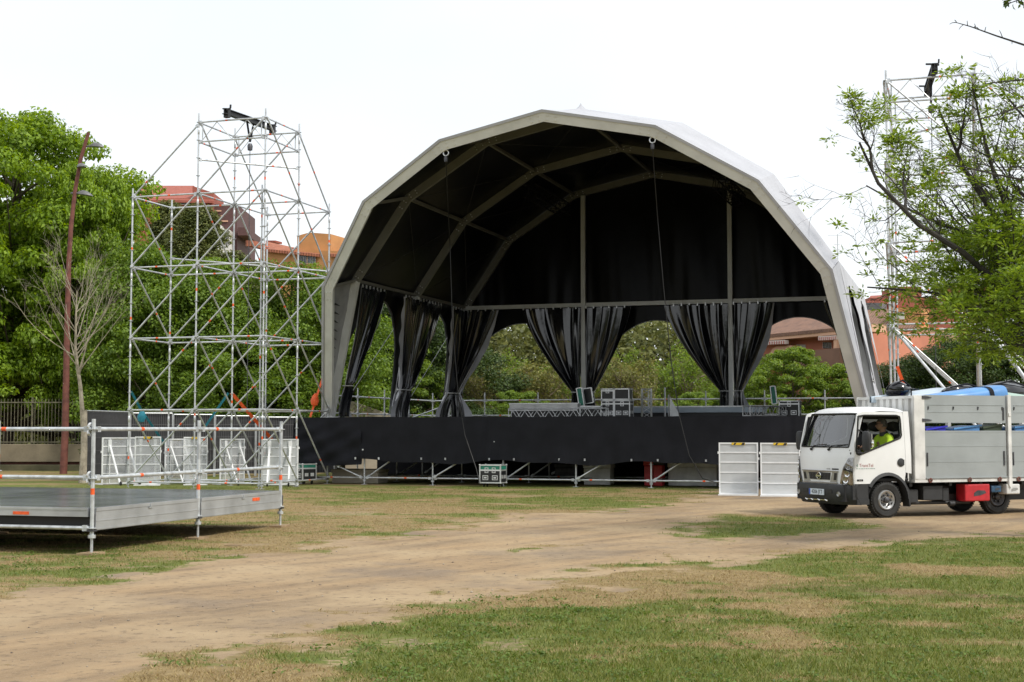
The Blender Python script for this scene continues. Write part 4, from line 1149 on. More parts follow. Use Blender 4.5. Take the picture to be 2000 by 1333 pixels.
for (x0, x1, y0, y1, dy) in ((1492, 1533, 666.5, 674, -2), (1598, 1633, 657.5, 665.5, -2)):
    a = f.slab([(x0, y0), (x1, y0 + dy), (x1, y1 + dy), (x0, y1)], 'awning', M['awning_stripe'], .45, .35)
    n_ = 9
    for i in range(n_):
        u0 = x0 + (x1 - x0) * (i + .25) / n_; u1 = x0 + (x1 - x0) * (i + .65) / n_; k0 = dy * (i + .45) / n_
        f.slab([(u0, y0 + 1.5 + k0), (u1, y0 + 1.5 + k0), (u1, y1 + k0), (u0, y1 + k0)], 'stripe', M['awning_red'], .47, .015, a)
for (x0, y0, x1, y1, mm) in ((1555, 673.5, 1573, 686, 'shutter'), (1607, 669, 1623, 681, 'window_glass')):
    w = f.rect(x0, y0, x1, y1, 'window', M[mm], -.84, .1)
    if mm == 'window_glass':
        for xx in np.linspace(x0, x1, 5): f.rect(xx - .35, y0, xx + .35, y1, 'frame', M['shutter'], -.80, .03, w)
for (x0, y0, x1, y1) in ((1611, 708, 1618, 714), (1607, 722, 1619, 733)): f.rect(x0, y0, x1, y1, 'window', M['shutter'], -.8, .1)
f = Facade('terraced_house', 'orange house with brown and grey roofs beyond the right scaffold tower', 'house', 1685, 118, 1900, 114)
f.rect(1686, 640, 1840, 800, 'wall', M['peach'], 0, 8); f.rect(1688, 668, 1790, 800, 'wall', M['coral'], 1.2, 2)
f.roof((1684, 641), (1790, 641), (1780, 602), (1690, 606), 5, 'roof', M['tile_brown'], .2)
f.rect(1690, 592, 1722, 606, 'dormer', M['lamp_grey'], -5.2, 2)
f.rect(1738, 601, 1800, 645, 'wall', M['orange_wall'], -.5, 3)
for (x0, y0, x1, y1) in ((1713, 664, 1724, 688), (1752, 610, 1766, 624), (1776, 650, 1790, 672)): f.rect(x0, y0, x1, y1, 'window', M['shutter'], 1.3, .1)
f = Facade('brick_house', 'red brick house on the skyline behind the right scaffold tower', 'house', 1690, 140, 1960, 140)
f.rect(1697, 582, 1960, 800, 'wall', M['brick_red'], 0, 8); f.rect(1748, 560, 1800, 600, 'wall', M['brick_red'], .5, 5)
f.roof((1694, 590), (1760, 590), (1755, 575), (1700, 578), 4, 'roof', M['roof_red'], .2); f.rect(1850, 560, 1940, 590, 'wall', M['brick_red'], -.5, 5)
f.rect(1700, 592, 1722, 602, 'window', M['shutter'], .1, .12)
an = thing('tv_antenna', 'thin television aerial on a mast beyond the right shoulder of the tent', 'antenna', (atx(1640, 86), 86, 0))
mb = MB(); mb.tube((0, 0, 5.5), (0, 0, ZZ(458, 86)), .03, 5)
for y_, w_ in ((460, .75), (478, .3), (488, .3), (500, .25)): mb.tube((-w_ * .8, 0, ZZ(y_, 86)), (w_ * .4, 0, ZZ(y_, 86)), .018, 4)
mb.build('mast', M['galv'], an)

# ------------------------------------------------------------------ stage tent (local frame: x across, y to the back, z up)
TW_ = 14.03; ZE, ZB = 6.08, 1.99; SP = 4.967; AL = rad(25.3); UB = -.80
PROF = [(UB, ZB), (0, ZE), (1.67, 8.49), (4.13, 10.04), (TW_ / 2, 10.64)]
PROF = PROF + [(TW_ - u, z) for u, z in PROF[:4][::-1]]
NP_ = len(PROF)
def offs(d):
    """profile moved outwards by d (mitred)"""
    P2 = [Vector((u, z)) for u, z in PROF]; o = []
    for i, p in enumerate(P2):
        ns = []
        if i > 0: e = (p - P2[i - 1]).normalized(); ns.append(Vector((-e.y, e.x)))
        if i < NP_ - 1: e = (P2[i + 1] - p).normalized(); ns.append(Vector((-e.y, e.x)))
        n = sum(ns, Vector((0, 0))).normalized(); k = d / max(.3, n.dot(ns[0])); q = p + n * k
        if i in (0, NP_ - 1): q = Vector((p.x + (-1 if i == 0 else 1) * d * 1.02, p.y))
        o.append(q)
    return o
def at_rib(k, q, dv=0.0):
    """k = -1 is the tilted front arch, 0..2 the upright ribs"""
    if k >= 0: return Vector((q.x, k * SP + dv, q.y))
    L = q.y - ZB
    return Vector((q.x, .0 - .12 - L * math.sin(AL) + dv * math.cos(AL), ZB + L * math.cos(AL) + dv * math.sin(AL)))
tent = thing('stage_tent', 'big arched white stage tent with black lining and tied black curtains', 'stage tent', TO, TPHI)
def rib(k, din, dout, w):
    A = offs(din); B = offs(dout); mb = MB()
    for i in range(NP_ - 1):
        if k >= 0 and i in (0, NP_ - 2): continue
        vs = []
        for q in (A[i], A[i + 1], B[i + 1], B[i]): vs.append(at_rib(k, q, -w / 2))
        for q in (A[i], A[i + 1], B[i + 1], B[i]): vs.append(at_rib(k, q, w / 2))
        mb.add(vs, [(0, 1, 2, 3), (7, 6, 5, 4), (0, 4, 5, 1), (3, 2, 6, 7)] + ([(0, 3, 7, 4)] if i == 0 else []) + ([(1, 5, 6, 2)] if i == NP_ - 2 else []))
    if k >= 0:
        for i in (0, NP_ - 2):
            m0 = MB(); vs = [at_rib(k, q, s_ * w / 2 * 1.03) for s_ in (-1, 1) for q in (A[i], A[i + 1], B[i + 1], B[i])]
            m0.add(vs, [(0, 1, 2, 3), (7, 6, 5, 4), (0, 4, 5, 1), (3, 2, 6, 7), (0, 3, 7, 4), (1, 5, 6, 2)])
            xf = A[i if i == 0 else i + 1].x; m0.box(xf - (.30 if i == 0 else .12), xf + (.12 if i == 0 else .30), k * SP - .14, k * SP + .14, ZB - .03, ZB + .012); m0.build('leg', M['alu'], tent, smooth=False, fix=True)  # legs keep the lighter, sunlit tone of the aluminium
    # splice plates and bolts at each bend
    for i in range(1, NP_ - 1):
        for s in (-1, 1):
            C = [Vector(((A[i].x + B[i].x) / 2, (A[i].y + B[i].y) / 2))][0]
            e = (Vector(PROF[i + s]) - Vector(PROF[i])).normalized(); nrm = Vector((-e.y, e.x))
            for t_ in (.12, .34):
                for h_ in (-.055, .055):
                    q = C + e * t_ + nrm * h_ * (1 if k < 0 else .8)
                    p0 = at_rib(k, q, -w / 2 - .018); p1 = at_rib(k, q, -w / 2 + .002)
                    mb.tube(p0, p1, .020, 6, 1)
    if k < 0:
        mb.box(A[0].x - .30, B[0].x + .12 if False else A[0].x + .12, at_rib(k, A[0]).y - .14, at_rib(k, A[0]).y + .14, ZB - .03, ZB + .012)
        mb.box(A[-1].x - .12, A[-1].x + .30, at_rib(k, A[-1]).y - .14, at_rib(k, A[-1]).y + .14, ZB - .03, ZB + .012)
    return mb.build('front_arch' if k < 0 else 'rib', [M['alu'] if k < 0 else M['alu_shaded'], M['alu_bright']], tent, smooth=False)
rib(-1, -.13, .12, .15)
for k in range(3): rib(k, -.12, .11, .13)
# purlins and thin bracing wires
for k in range(-1, 2):
    for i in range(1, NP_ - 1):
        q = offs(.02)[i]; mb = MB(); mb.beam(at_rib(k, q), at_rib(k + 1, q), .09, .09); mb.build('purlin', M['alu_shaded'], tent, smooth=False)
for k in range(0, 2):
    for i in range(1, NP_ - 2):
        a, b = offs(-.04)[i], offs(-.04)[i + 1]; mb = MB()
        mb.tube(at_rib(k, a), at_rib(k + 1, b), .008, 5); mb.tube(at_rib(k, b), at_rib(k + 1, a), .008, 5)
        mb.build('bracing_wire', M['steel_dark'], tent)
# membrane: white outside, black lining inside, panel by panel with a little sag
def membrane(d, m, name, sag, rim):
    Q = offs(d)
    for k in range(-1, 2):
        rows = []
        nn_ = 8
        for i in range(1, NP_ - 1):
            steps = 5 if i < NP_ - 2 else 1
            for s in range(steps):
                q = Q[i] if i == NP_ - 2 else Q[i].lerp(Q[i + 1], s / steps)
                row = []
                for t in range(nn_ + 1):
                    f_ = t / nn_
                    a = at_rib(k, q, -.095 if (k < 0 and rim) else 0); b = at_rib(k + 1, q)
                    p = a.lerp(b, f_)
                    c = Vector((TW_ / 2, p.y, 3.0)) - p; c.y = 0; c.normalize()
                    w_ = (4 * f_ * (1 - f_)) * (math.sin(math.pi * s / steps) * .5 + .5)
                    rip = .02 * math.sin(7 * f_ * 3.1 + i * 2 + k) * math.sin(math.pi * f_) if name == 'lining' else .012 * math.sin(s * 2 + i + 9 * f_) * math.sin(math.pi * f_)
                    p = p + c * (sag * w_ * (.6 if k < 0 else 1) + rip)
                    row.append(p)
                rows.append(row)
        mb = MB(); mb.grid(rows, flip=(name == 'lining')); mb.build(name, m, tent, smooth=(name == 'lining'), ang=25)
membrane(.20, M['white_vinyl'], 'roof_cover', .09, True)
membrane(.125, M['lining'], 'lining', .12, False)
# white edge strip wrapped over the front arch
Qo = offs(.20); Qi = offs(.05); mb = MB()
for i in range(NP_ - 1):
    a0, a1 = at_rib(-1, Qo[i], -.095), at_rib(-1, Qo[i + 1], -.095); b0, b1 = at_rib(-1, offs(.125)[i], -.10), at_rib(-1, offs(.125)[i + 1], -.10)
    mb.add([a0, a1, b1, b0], [(0, 1, 2, 3)])
mb.build('edge_strip', M['white_vinyl'], tent, smooth=False)
# mast tip on the ridge
mb = MB(); p = at_rib(0, offs(.17)[4]); mb.lathe([(.34, -.08), (.16, .0), (.05, .10), (.015, .17), (0, .18)], p, (0, 0, 1), 10); mb.build('ridge_tip', M['white_vinyl'], tent)

def zplane(k, side, z):
    """u of the leaning side wall at height z"""
    u = UB * (ZE - z) / (ZE - ZB)
    return u if side < 0 else TW_ - u
def side_wall(k, side, d, m, name):
    """bay wall below the eave with an arched opening down to the deck"""
    v0, v1 = k * SP, (k + 1) * SP; vm = (v0 + v1) / 2; hw = SP / 2 - .10
    rows_t, rows_b = [], []
    vs = np.linspace(v0, v1, 41)
    rows = [[] for _ in range(5)]
    for v in vs:
        q = 1 - ((v - vm) / hw) ** 2
        zb_ = 2.0 + 3.72 * math.sqrt(q) if q > 0 else ZB
        for j in range(5):
            z = ZE + (zb_ - ZE) * j / 4
            u = zplane(k, side, z) + side * (d + .012 * math.sin(v * 9 + j) * (j > 0))
            if j == 0: qe = offs(d)[1 if side < 0 else NP_ - 2]; u, z = qe.x, qe.y
            rows[j].append(Vector((u, v, z)))
    mb = MB(); mb.grid(rows, flip=(side * (1 if name == 'side_lining' else -1) > 0)); return mb.build(name, m, tent, ang=60)
for side in (-1, 1):
    for k in (0, 1):
        side_wall(k, side, .20, M['white_vinyl'], 'side_cover'); side_wall(k, side, .12, M['black_vinyl'], 'side_lining')
    # wedge between the front arch leg and the first rib leg
    for d, m, nm in ((.20, M['white_vinyl'], 'wedge_cover'), (.10, M['grey_vinyl'], 'wedge_lining')):
        rows = []
        for j in range(15):
            z = ZB + (ZE - ZB) * j / 14; f_ = j / 14
            q = Vector((zplane(0, side, z) + side * d, z))
            if j == 14: q = offs(d)[1 if side < 0 else NP_ - 2]
            a = at_rib(-1, q, -.095 if nm == 'wedge_cover' else 0); b = at_rib(0, q)
            row = []
            for t in range(9):
                p = a.lerp(b, t / 8)
                if nm == 'wedge_lining': p.x += side * .03 * math.sin(t * 1.2 + j * 1.3) * f_
                row.append(p)
            rows.append(row)
        mb = MB(); mb.grid(rows); mb.build(nm, m, tent, ang=60)
    mb = MB()                                                        # black lacing folds on the wedge
    for j in range(13):
        z = ZB + .5 + (ZE - ZB - .7) * j / 13
        qa = Vector((zplane(0, side, z) + side * .05, z)); qb = Vector((zplane(0, side, z - .22) + side * .05, z - .22))
        a = at_rib(-1, qa, .09); b = at_rib(0, qb); e = a.lerp(b, .52)
        mb.path([a, a.lerp(e, .5) + Vector((-.02 * side, 0, -.05)), e + Vector((0, 0, -.10))], [.035, .03, .006], 5)
    mb.build('lacing', M['black_vinyl'], tent)
# back wall, pleated, with three arches
VB = 2 * SP + .02
BAY = [(-.55, 4.50, 2.15), (4.50, 9.74, 7.1), (9.74, 14.6, 12.05)]
def roof_z(u):
    for i in range(NP_ - 1):
        if PROF[i][0] <= u <= PROF[i + 1][0]:
            a, b = PROF[i], PROF[i + 1]; return a[1] + (b[1] - a[1]) * (u - a[0]) / max(1e-6, b[0] - a[0])
    return ZB
def fold(u, z):
    g_ = max(0, min(1, (10 - z) / 5))
    return .018 * g_ * (math.sin(u * 8 + 1.2 * math.sin(u * 1.7) + (z - 6) * .9 * math.sin(u * 1.3)) + .6 * math.sin(u * 14.3 + z * .6 + 2 * math.sin(u))) * (.4 + .6 * math.sin(u * .9 + 1) ** 2) + .05 * math.sin(u * 2.2 + z * .7)
us = np.linspace(-.08, TW_ + .08, 190)
rows = []
for j in range(15):
    row = []
    for u in us:
        zt = roof_z(min(max(u, .02), TW_ - .02)) if 0 <= u <= TW_ else ZE
        zt = max(zt + .17, 6.02); row.append(Vector((u, VB + .06 + fold(u, 6.0 + (zt - 6) * j / 14), 6.0 + (zt - 6.0) * j / 14)))
    rows.append(row)
mb = MB(); mb.grid(rows); mb.build('back_wall', M['black_vinyl'], tent, ang=80)
mb = MB(); mb.grid([[p + Vector((0, .03, 0)) for p in r] for r in rows], flip=True); mb.build('back_cover', M['white_vinyl'], tent, ang=80)
for (u0, u1, uc) in BAY:
    rows = [[] for _ in range(5)]
    for u in np.linspace(u0, u1, 56):
        q = 1 - ((u - uc) / 2.42) ** 2; zb_ = 2.0 + 3.45 * math.sqrt(q) if q > 0 else ZB
        for j in range(5):
            z = 6.02 + (zb_ - 6.02) * j / 4; ux = max(zplane(0, -1, z) - .08, min(u, zplane(0, 1, z) + .08)); rows[j].append(Vector((ux, VB + .05 + .5 * fold(u * 1.3, z), z)))
    mb = MB(); mb.grid(rows); o = mb.build('valance', M['black_vinyl'], tent, ang=80)
    edge = [r for r in rows[4]]; mb = MB(); mb.path([Vector((p.x, p.y - .01, p.z)) for p in edge if p.z > 2.3], .018, 5); mb.build('hem', M['grey_vinyl'], o)
    mb = MB(); mb.beam((max(u0, 0), VB - .12, 6.05), (min(u1, TW_), VB - .12, 6.05), .10, .14); mb.build('crossbar', M['alu'], tent, smooth=False)
for u in (4.50, 9.74):
    mb = MB(); mb.box(u - .075, u + .075, VB - .27, VB - .10, ZB - .02, roof_z(u) - .14)
    mb.box(u - .012, u + .012, VB - .275, VB - .2702, ZB, roof_z(u) - .2)
    mb.box(u - .15, u + .15, VB - .33, VB - .04, ZB - .03, ZB + .012)
    mb.build('back_post', M['alu'], tent, smooth=False)
for (ua, ub_) in ((3.9, 3.9), (TW_ - 3.9, TW_ - 3.9)):                # black box trusses hung under the rear bay
    mb = MB(); a0 = Vector((ua, SP + .2, 9.45)); b0 = Vector((ub_, 2 * SP - .4, 9.45))
    for dx in (-.2, .2):
        for dz in (-.2, .2): mb.tube(a0 + Vector((dx, 0, dz)), b0 + Vector((dx, 0, dz)), .025, 6)
    n_ = 11
    for i in range(n_):
        p = a0.lerp(b0, i / n_); q = a0.lerp(b0, (i + 1) / n_); s = 1 if i % 2 else -1
        for dx in (-.2, .2): mb.tube(p + Vector((dx, 0, .2 * s)), q + Vector((dx, 0, -.2 * s)), .013, 5)
        for dz in (-.2, .2): mb.tube(p + Vector((.2 * s, 0, dz)), q + Vector((-.2 * s, 0, dz)), .013, 5)
    mb.build('truss', M['black'], tent)

# curtains: wide at the rail, gathered at a tie, flaring a little below
def curtain(a0, a1, tie, half, low0, low1, seed, zt=5.93, ztie=2.93, zbot=2.0, hem=None, pleats=13, bow=.35, along=None, depthv=None, back=(0, 1)):
    """a0,a1: top ends; tie: gather point; positions are local (x, y); returns curtain mesh object"""
    r = random.Random(seed)
    a0, a1, tie, low0, low1 = [Vector((*p, 0)) for p in (a0, a1, tie, low0, low1)]
    d = (a1 - a0).normalized(); n = Vector((d.y, -d.x, 0))
    if depthv: n = Vector((*depthv, 0))
    ns, nt_ = 110, 46
    phs = [r.uniform(0, 6.28) for _ in range(4)]
    rows = []
    for j in range(nt_ + 1):
        t = j / nt_; z = zt + (zbot - zt) * t; tt = (zt - ztie) / (zt - zbot)
        row = []
        for i in range(ns + 1):
            s = i / ns
            top = a0.lerp(a1, s); mid = tie + d * half * (2 * s - 1); lo = low0.lerp(low1, s)
            if t <= tt:
                q = t / tt; e = q ** (1.0 + bow); 
                p = top.lerp(mid, .82 * e + .18 * q)
                comp = 1 - (1 - .16) * (.82 * e + .18 * q)
            else:
                q = (t - tt) / (1 - tt); e = math.sin(q * math.pi / 2); p = mid.lerp(lo, e); comp = .2 + .4 * e
            amp = .030 + .085 * (1 - comp)
            if abs(t - tt) < .03: amp *= .35 + abs(t - tt) / .03 * .65
            w_ = (.75 * math.sin(s * pleats * 3.1 + phs[0] + 1.5 * math.sin(t * 2.2 + s * 4 + phs[3]) + 1.1 * math.sin(s * 7 + phs[1])) + .75 * math.sin(s * pleats * 1.7 + phs[1] + t * 2.8 * math.sin(s * 5 + phs[2])) + .35 * math.sin(s * pleats * 6.1 + phs[2] + t * 2) * (.3 + .7 * math.sin(s * 4 + phs[0]) ** 2) + .30 * math.sin(t * 11 + s * 9 + phs[2]) * t * math.sin(s * 6 + t * 4))
            p = p + n * (amp * w_) + d * (.02 * math.sin(s * 40 + t * 5))
            row.append(Vector((p.x, p.y, z)))
        rows.append(row)
    mb = MB(); mb.grid(rows)
    o = mb.build('curtain', M['black_curtain'], tent, ang=180)
    if back:
        m5 = MB(); m5.grid([[p + Vector((*back, 0)) * .03 for p in r_] for r_ in rows]); m5.build('backing', M['white_vinyl'], o, ang=180)
    if hem:
        for side in hem:
            cols = [r_[0 if side == 0 else -1] for r_ in rows]; w2 = []
            for j, p in enumerate(cols):
                q = j / nt_; k_ = (.05 + .16 * math.sin(min(1, q * 1.35) * math.pi) ** 2 + (.28 * max(0, q - .8) / .2)) 
                w2.append([p + n * .02 - n * 0, p + d * (k_ * (-1 if side == 0 else 1)) - n * .03 + n * .03 * math.sin(j * .7), ])
            m2 = MB(); m2.grid(w2); m2.build('hem', M['white_vinyl'], o, ang=60)
    m3 = MB(); c = Vector((tie.x, tie.y, ztie)); pts_ = [c + d * ((half + .05) * math.cos(a)) + n * (.15 * math.sin(a)) for a in np.linspace(0, 6.283, 17)]
    m3.path(pts_, .016, 5); m3.build('tie', M['white_soiled'], o)
    # clipped heading
    m4 = MB(); k = a0 + d * .05
    while (k - a0).length < (a1 - a0).length: 
        m4.box(k.x - .02, k.x + .02, k.y - .02, k.y + .02, zt - .03, zt + .07); k = k + d * .28
    m4.build('heading', M['alu_bright'], o)
    return o
VC = VB - .34
# back wall posts
curtain((2.25, VC), (4.42, VC), (4.25, VC), .12, (4.05, VC), (4.42, VC), 1, bow=.55, pleats=7)
curtain((4.58, VC), (6.25, VC), (4.78, VC), .12, (4.6, VC), (4.95, VC), 2, bow=.55, pleats=5)
curtain((7.45, VC), (9.66, VC), (9.50, VC), .12, (9.35, VC), (9.66, VC), 3, bow=.6, pleats=7)
curtain((9.82, VC), (11.2, VC), (10.0, VC), .12, (9.85, VC), (10.2, VC), 4, hem=[1], bow=.5, pleats=5)
# corners
curtain((.25, VC), (1.28, VC), (-.30, VC), .12, (-.45, VC), (.05, VC), 5, hem=[1], bow=.2, pleats=7)
curtain((12.9, VC), (13.8, VC), (14.25, VC), .12, (14.1, VC), (14.5, VC), 6, bow=.2, pleats=7)
for side in (-1, 1):
    ue = .10 if side < 0 else TW_ - .10; ut = -.42 if side < 0 else TW_ + .42; ul = -.62 if side < 0 else TW_ + .62
    dn = (1, 0) if side < 0 else (-1, 0)
    def c3(v0, v1, vt, vl0, vl1, sd, hem):
        # leaning: shift lower points outwards through the tie / bottom positions
        return curtain((ue, v0), (ue, v1), (ut, vt), .14, (ul, vl0), (ul, vl1), sd, hem=hem, bow=.3, pleats=6, depthv=dn, back=(side, 0))
    if side > 0:                                                     # right side: drawn almost closed, white outside
        for (v0, v1, sd) in ((.3, 2.5, 21), (2.5, 4.75, 22), (5.2, 7.4, 23), (7.5, 9.6, 24)):
            vm_ = (v0 + v1) / 2
            curtain((TW_ - .05, v0), (TW_ - .05, v1), (TW_ + .38, vm_), (v1 - v0) * .46, (TW_ + .66, v0 + .1), (TW_ + .66, v1 - .1), sd, zt=5.15, ztie=3.2, bow=.3, pleats=6, depthv=dn, back=(1, 0))
        continue
    c3(.25, 2.0, .42, .25, .9, 11 + side, [1])
    c3(3.75, 4.9, 4.72, 4.45, 4.85, 13 + side, [0]); c3(5.05, 7.1, 5.25, 5.1, 5.75, 15 + side, [1])
    c3(8.25, 9.7, 9.35, 8.9, 9.5, 17 + side, [0])
    for k in (0, 1):                                                 # guy wire across each side bay
        mb = MB(); mb.tube((zplane(0, side, 4.9), k * SP + 3.6, 4.9), (zplane(0, side, 2.3), k * SP + .7, 2.3), .011, 5); mb.build('guy_wire', M['galv'], tent)

# ------------------------------------------------------------------ stage
DZ = 1.96
stage = thing('stage', 'raised stage platform with black front skirt on scaffold legs', 'stage', TO, TPHI)
SU0, SU1, SV0, SV1 = -1.66, 15.9, -.62, 10.9
mb = MB(); mb.box(SU0, SU1, SV0 + .05, SV1, DZ - .14, DZ); mb.build('deck', M['black_panel'], stage, smooth=False)
def skirt(u0, u1, name, loose):
    rows = []
    us_ = np.linspace(u0, u1, int((u1 - u0) * 14) + 2)
    for j in range(25):
        t = j / 24; row = []
        for u in us_:
            if not loose:
                zb_ = .66 + .05 * math.sin(u * 1.45 + .6) + .03 * math.sin(u * 3.1)
                y = SV0 - .02 + .022 * math.sin(u * 2.3 + t * 2.6 + math.sin(u * .7)) * t + .012 * math.sin(u * 6.1 - t * 4) * t + .02 * math.sin(u * 15) * t ** 3 + (.03 * (1 - t * .6) if (u % 4.3) < .12 else 0)
            else:
                f_ = (u - u0) / (u1 - u0)
                zb_ = .47 + .10 * f_ + .18 * (1 - f_) ** 4
                y = SV0 - .02 - (.14 * math.sin(f_ * math.pi) + .09 * math.sin((f_ * 1.3 - t * .9) * 9) + .055 * math.sin((f_ + t * 1.4) * 13)) * min(1, t * 2.5) * (1 - f_ * .6)
            z = DZ + .015 + .010 * math.sin(u * 1.9) * (1 - t) + (zb_ - DZ) * t
            row.append(Vector((u, y, z)))
        rows.append(row)
    mb = MB(); mb.grid(rows); return mb.build(name, M['black_cloth'], stage, ang=180)
skirt(.44, SU1, 'skirt', False); skirt(SU0 - .02, .50, 'skirt', True)
rows = [[Vector((SU0 - .03 + .05 * math.sin(v * 5 + t * 3) * t, v, DZ + .015 - 1.25 * t - .25 * t * max(0, 1 - abs(v - .2) / 2))) for v in np.linspace(SV0 - .02, 3.0, 20)] for t in np.linspace(0, 1, 12)]
mb = MB(); mb.grid(rows); mb.build('skirt', M['black_cloth'], stage, ang=180)
rows = [[Vector((u, SV1 - .1, DZ - 1.95 * t)) for u in np.linspace(SU0, SU1, 12)] for t in (0, 1)]
mb = MB(); mb.grid(rows); mb.grid([[Vector((u, 5.6, DZ - .15 - 1.75 * t)) for u in np.linspace(SU0, SU1, 12)] for t in (0, 1)]); mb.grid([[Vector((SU1 + .02, v, DZ - 1.9 * t)) for v in np.linspace(SV0, SV1, 12)] for t in (0, 1)]); mb.build('shade_cloth', M['black_cloth'], stage)  # black sheets added below the deck so the space under the stage stays dark
mb = MB()                                                            # white cable ties along the lower hem
for u in np.arange(.1, 15.5, 1.0):
    for d_ in (-.22, .22):
        uu = round(u / 2.07) * 2.07 + .54 + d_ + (.3 if d_ > 0 else 0)
        mb.box(uu - .022, uu + .022, SV0 - .055, SV0 - .035, .735, .80)
mb.box(.535, .575, SV0 - .06, SV0 - .035, 1.0, 1.04); mb.box(4.6, 4.62, SV0 - .055, SV0 - .035, 1.25, 1.28)
mb.build('cable_ties', M['white_frame'], stage, smooth=False)
for j, v in enumerate((SV0 + .12, 2.0, 4.2, 6.4, 8.6)):
    ul = [SU0 + .15] + [.54 + 2.145 * i for i in range(8)]
    for i, u in enumerate(ul):
        if j < 2 or i % 2: s_post(stage, u, v, .14, DZ - .15, name='leg', bands=1)
    if j < 2:
        for a, b in zip(ul[:-1], ul[1:]): s_tube(stage, 'ledger', (a + .03, v, .20), (b - .03, v, .20), nb=1)
    for i in range(1, len(ul) - 1, 2):
        s_tube(stage, 'brace', (ul[i] + .05, v + .07, .2), (ul[i + 1] - .3, v + .07, 1.4), band=False)
s_tube(stage, 'brace', (.50, SV0 + .05, .2), (-.3, SV0 + .02, .55), band=False)
for u in (2.69, 6.98, 11.2): s_tube(stage, 'brace', (u + .03, SV0 + .05, .22), (u + 1.1, SV0 + .1, .85), band=False)
for i in range(1, 9): s_tube(stage, 'ledger', (.54 + 2.145 * (i - 1), SV0 + .15, .20), (.54 + 2.145 * (i - 1), 2.0, .20), band=False)
# guard rail at the back and left side of the stage
VR = SV1 + .1
pu = [SU0 - .05 + 2.07 * i for i in range(9)]
for u in pu: s_post(stage, u, VR, .05, 2.98, name='rail_post', bands=1, jack=False)
for a, b in zip(pu[:-1], pu[1:]):
    for z in (2.13, 2.69): s_tube(stage, 'guard_rail', (a, VR, z), (b, VR, z))
pv_ = [1.8 + 2.27 * i for i in range(5)]
for v in pv_[:4]: s_post(stage, SU0 - .05, v, .05, 2.98, name='rail_post', bands=1, jack=False)
for a, b in zip(pv_[:-1], pv_[1:]):
    for z in (2.13, 2.69): s_tube(stage, 'guard_rail', (SU0 - .05, a, z), (SU0 - .05, b, z))
s_tube(stage, 'brace', (SU0 + .1, 7.6, 1.9), (SU0 + 1.0, VR, 2.69), band=False); s_tube(stage, 'brace', (SU0 - .05, 2.3, 2.69), (SU0 - .05, 3.7, 1.5), band=False)
def uat(px, v, py=812):
    r = ray(px, py); o = Vector((0, 0, CAM_H)) - TO
    t = (v - o.dot(TV)) / r.dot(TV); return (o + r * t).dot(TU)
# grey slab and stored boxes under the stage
def under(name, label, cat, u, v, sx, sy, sz, m, z=0, group=None, lid=None):
    t = thing(name, label, cat, tw(u, v, z), TPHI, group)
    mb = MB(); mb.box(0, sx, 0, sy, 0.002, sz * .8); mb.build('body', m, t, smooth=False, bevel=.02)
    mb = MB(); mb.box(-.02, sx + .02, -.02, sy + .02, sz * .8 + .001, sz); mb.build('lid', lid or m, t, smooth=False, bevel=.02)
    return t
under('concrete_ballast', 'pale concrete ballast block under the left end of the stage', 'ballast block', uat(648, .1, 940), .1, 1.5, .8, .42, M['beige_wall'])
under('storage_box', 'red box with a lid under the stage, second from the right barrier', 'box', uat(1258, .9, 930), .9, .26, .4, .72, M['red'], 0, 'boxes stored under the stage')
under('storage_box', 'red box with black lid under the stage, close to the pair of barriers', 'box', uat(1276, .9, 930), .9, .26, .4, .74, M['red'], 0, 'boxes stored under the stage', M['black'])
under('storage_box', 'white low box under the stage, left of the red boxes', 'box', uat(1140, 1.2, 930), 1.2, .8, .5, .60, M['white_soiled'], 0, 'boxes stored under the stage')
under('storage_box', 'long white crate under the stage, right of the red boxes', 'box', uat(1305, 1.2, 930), 1.2, 1.4, .5, .66, M['white_soiled'], 0, 'boxes stored under the stage')
under('storage_box', 'grey box under the stage behind the centre flight case', 'box', 5.3, 3.2, .7, .5, .55, M['steel_dark'], 0, 'boxes stored under the stage')

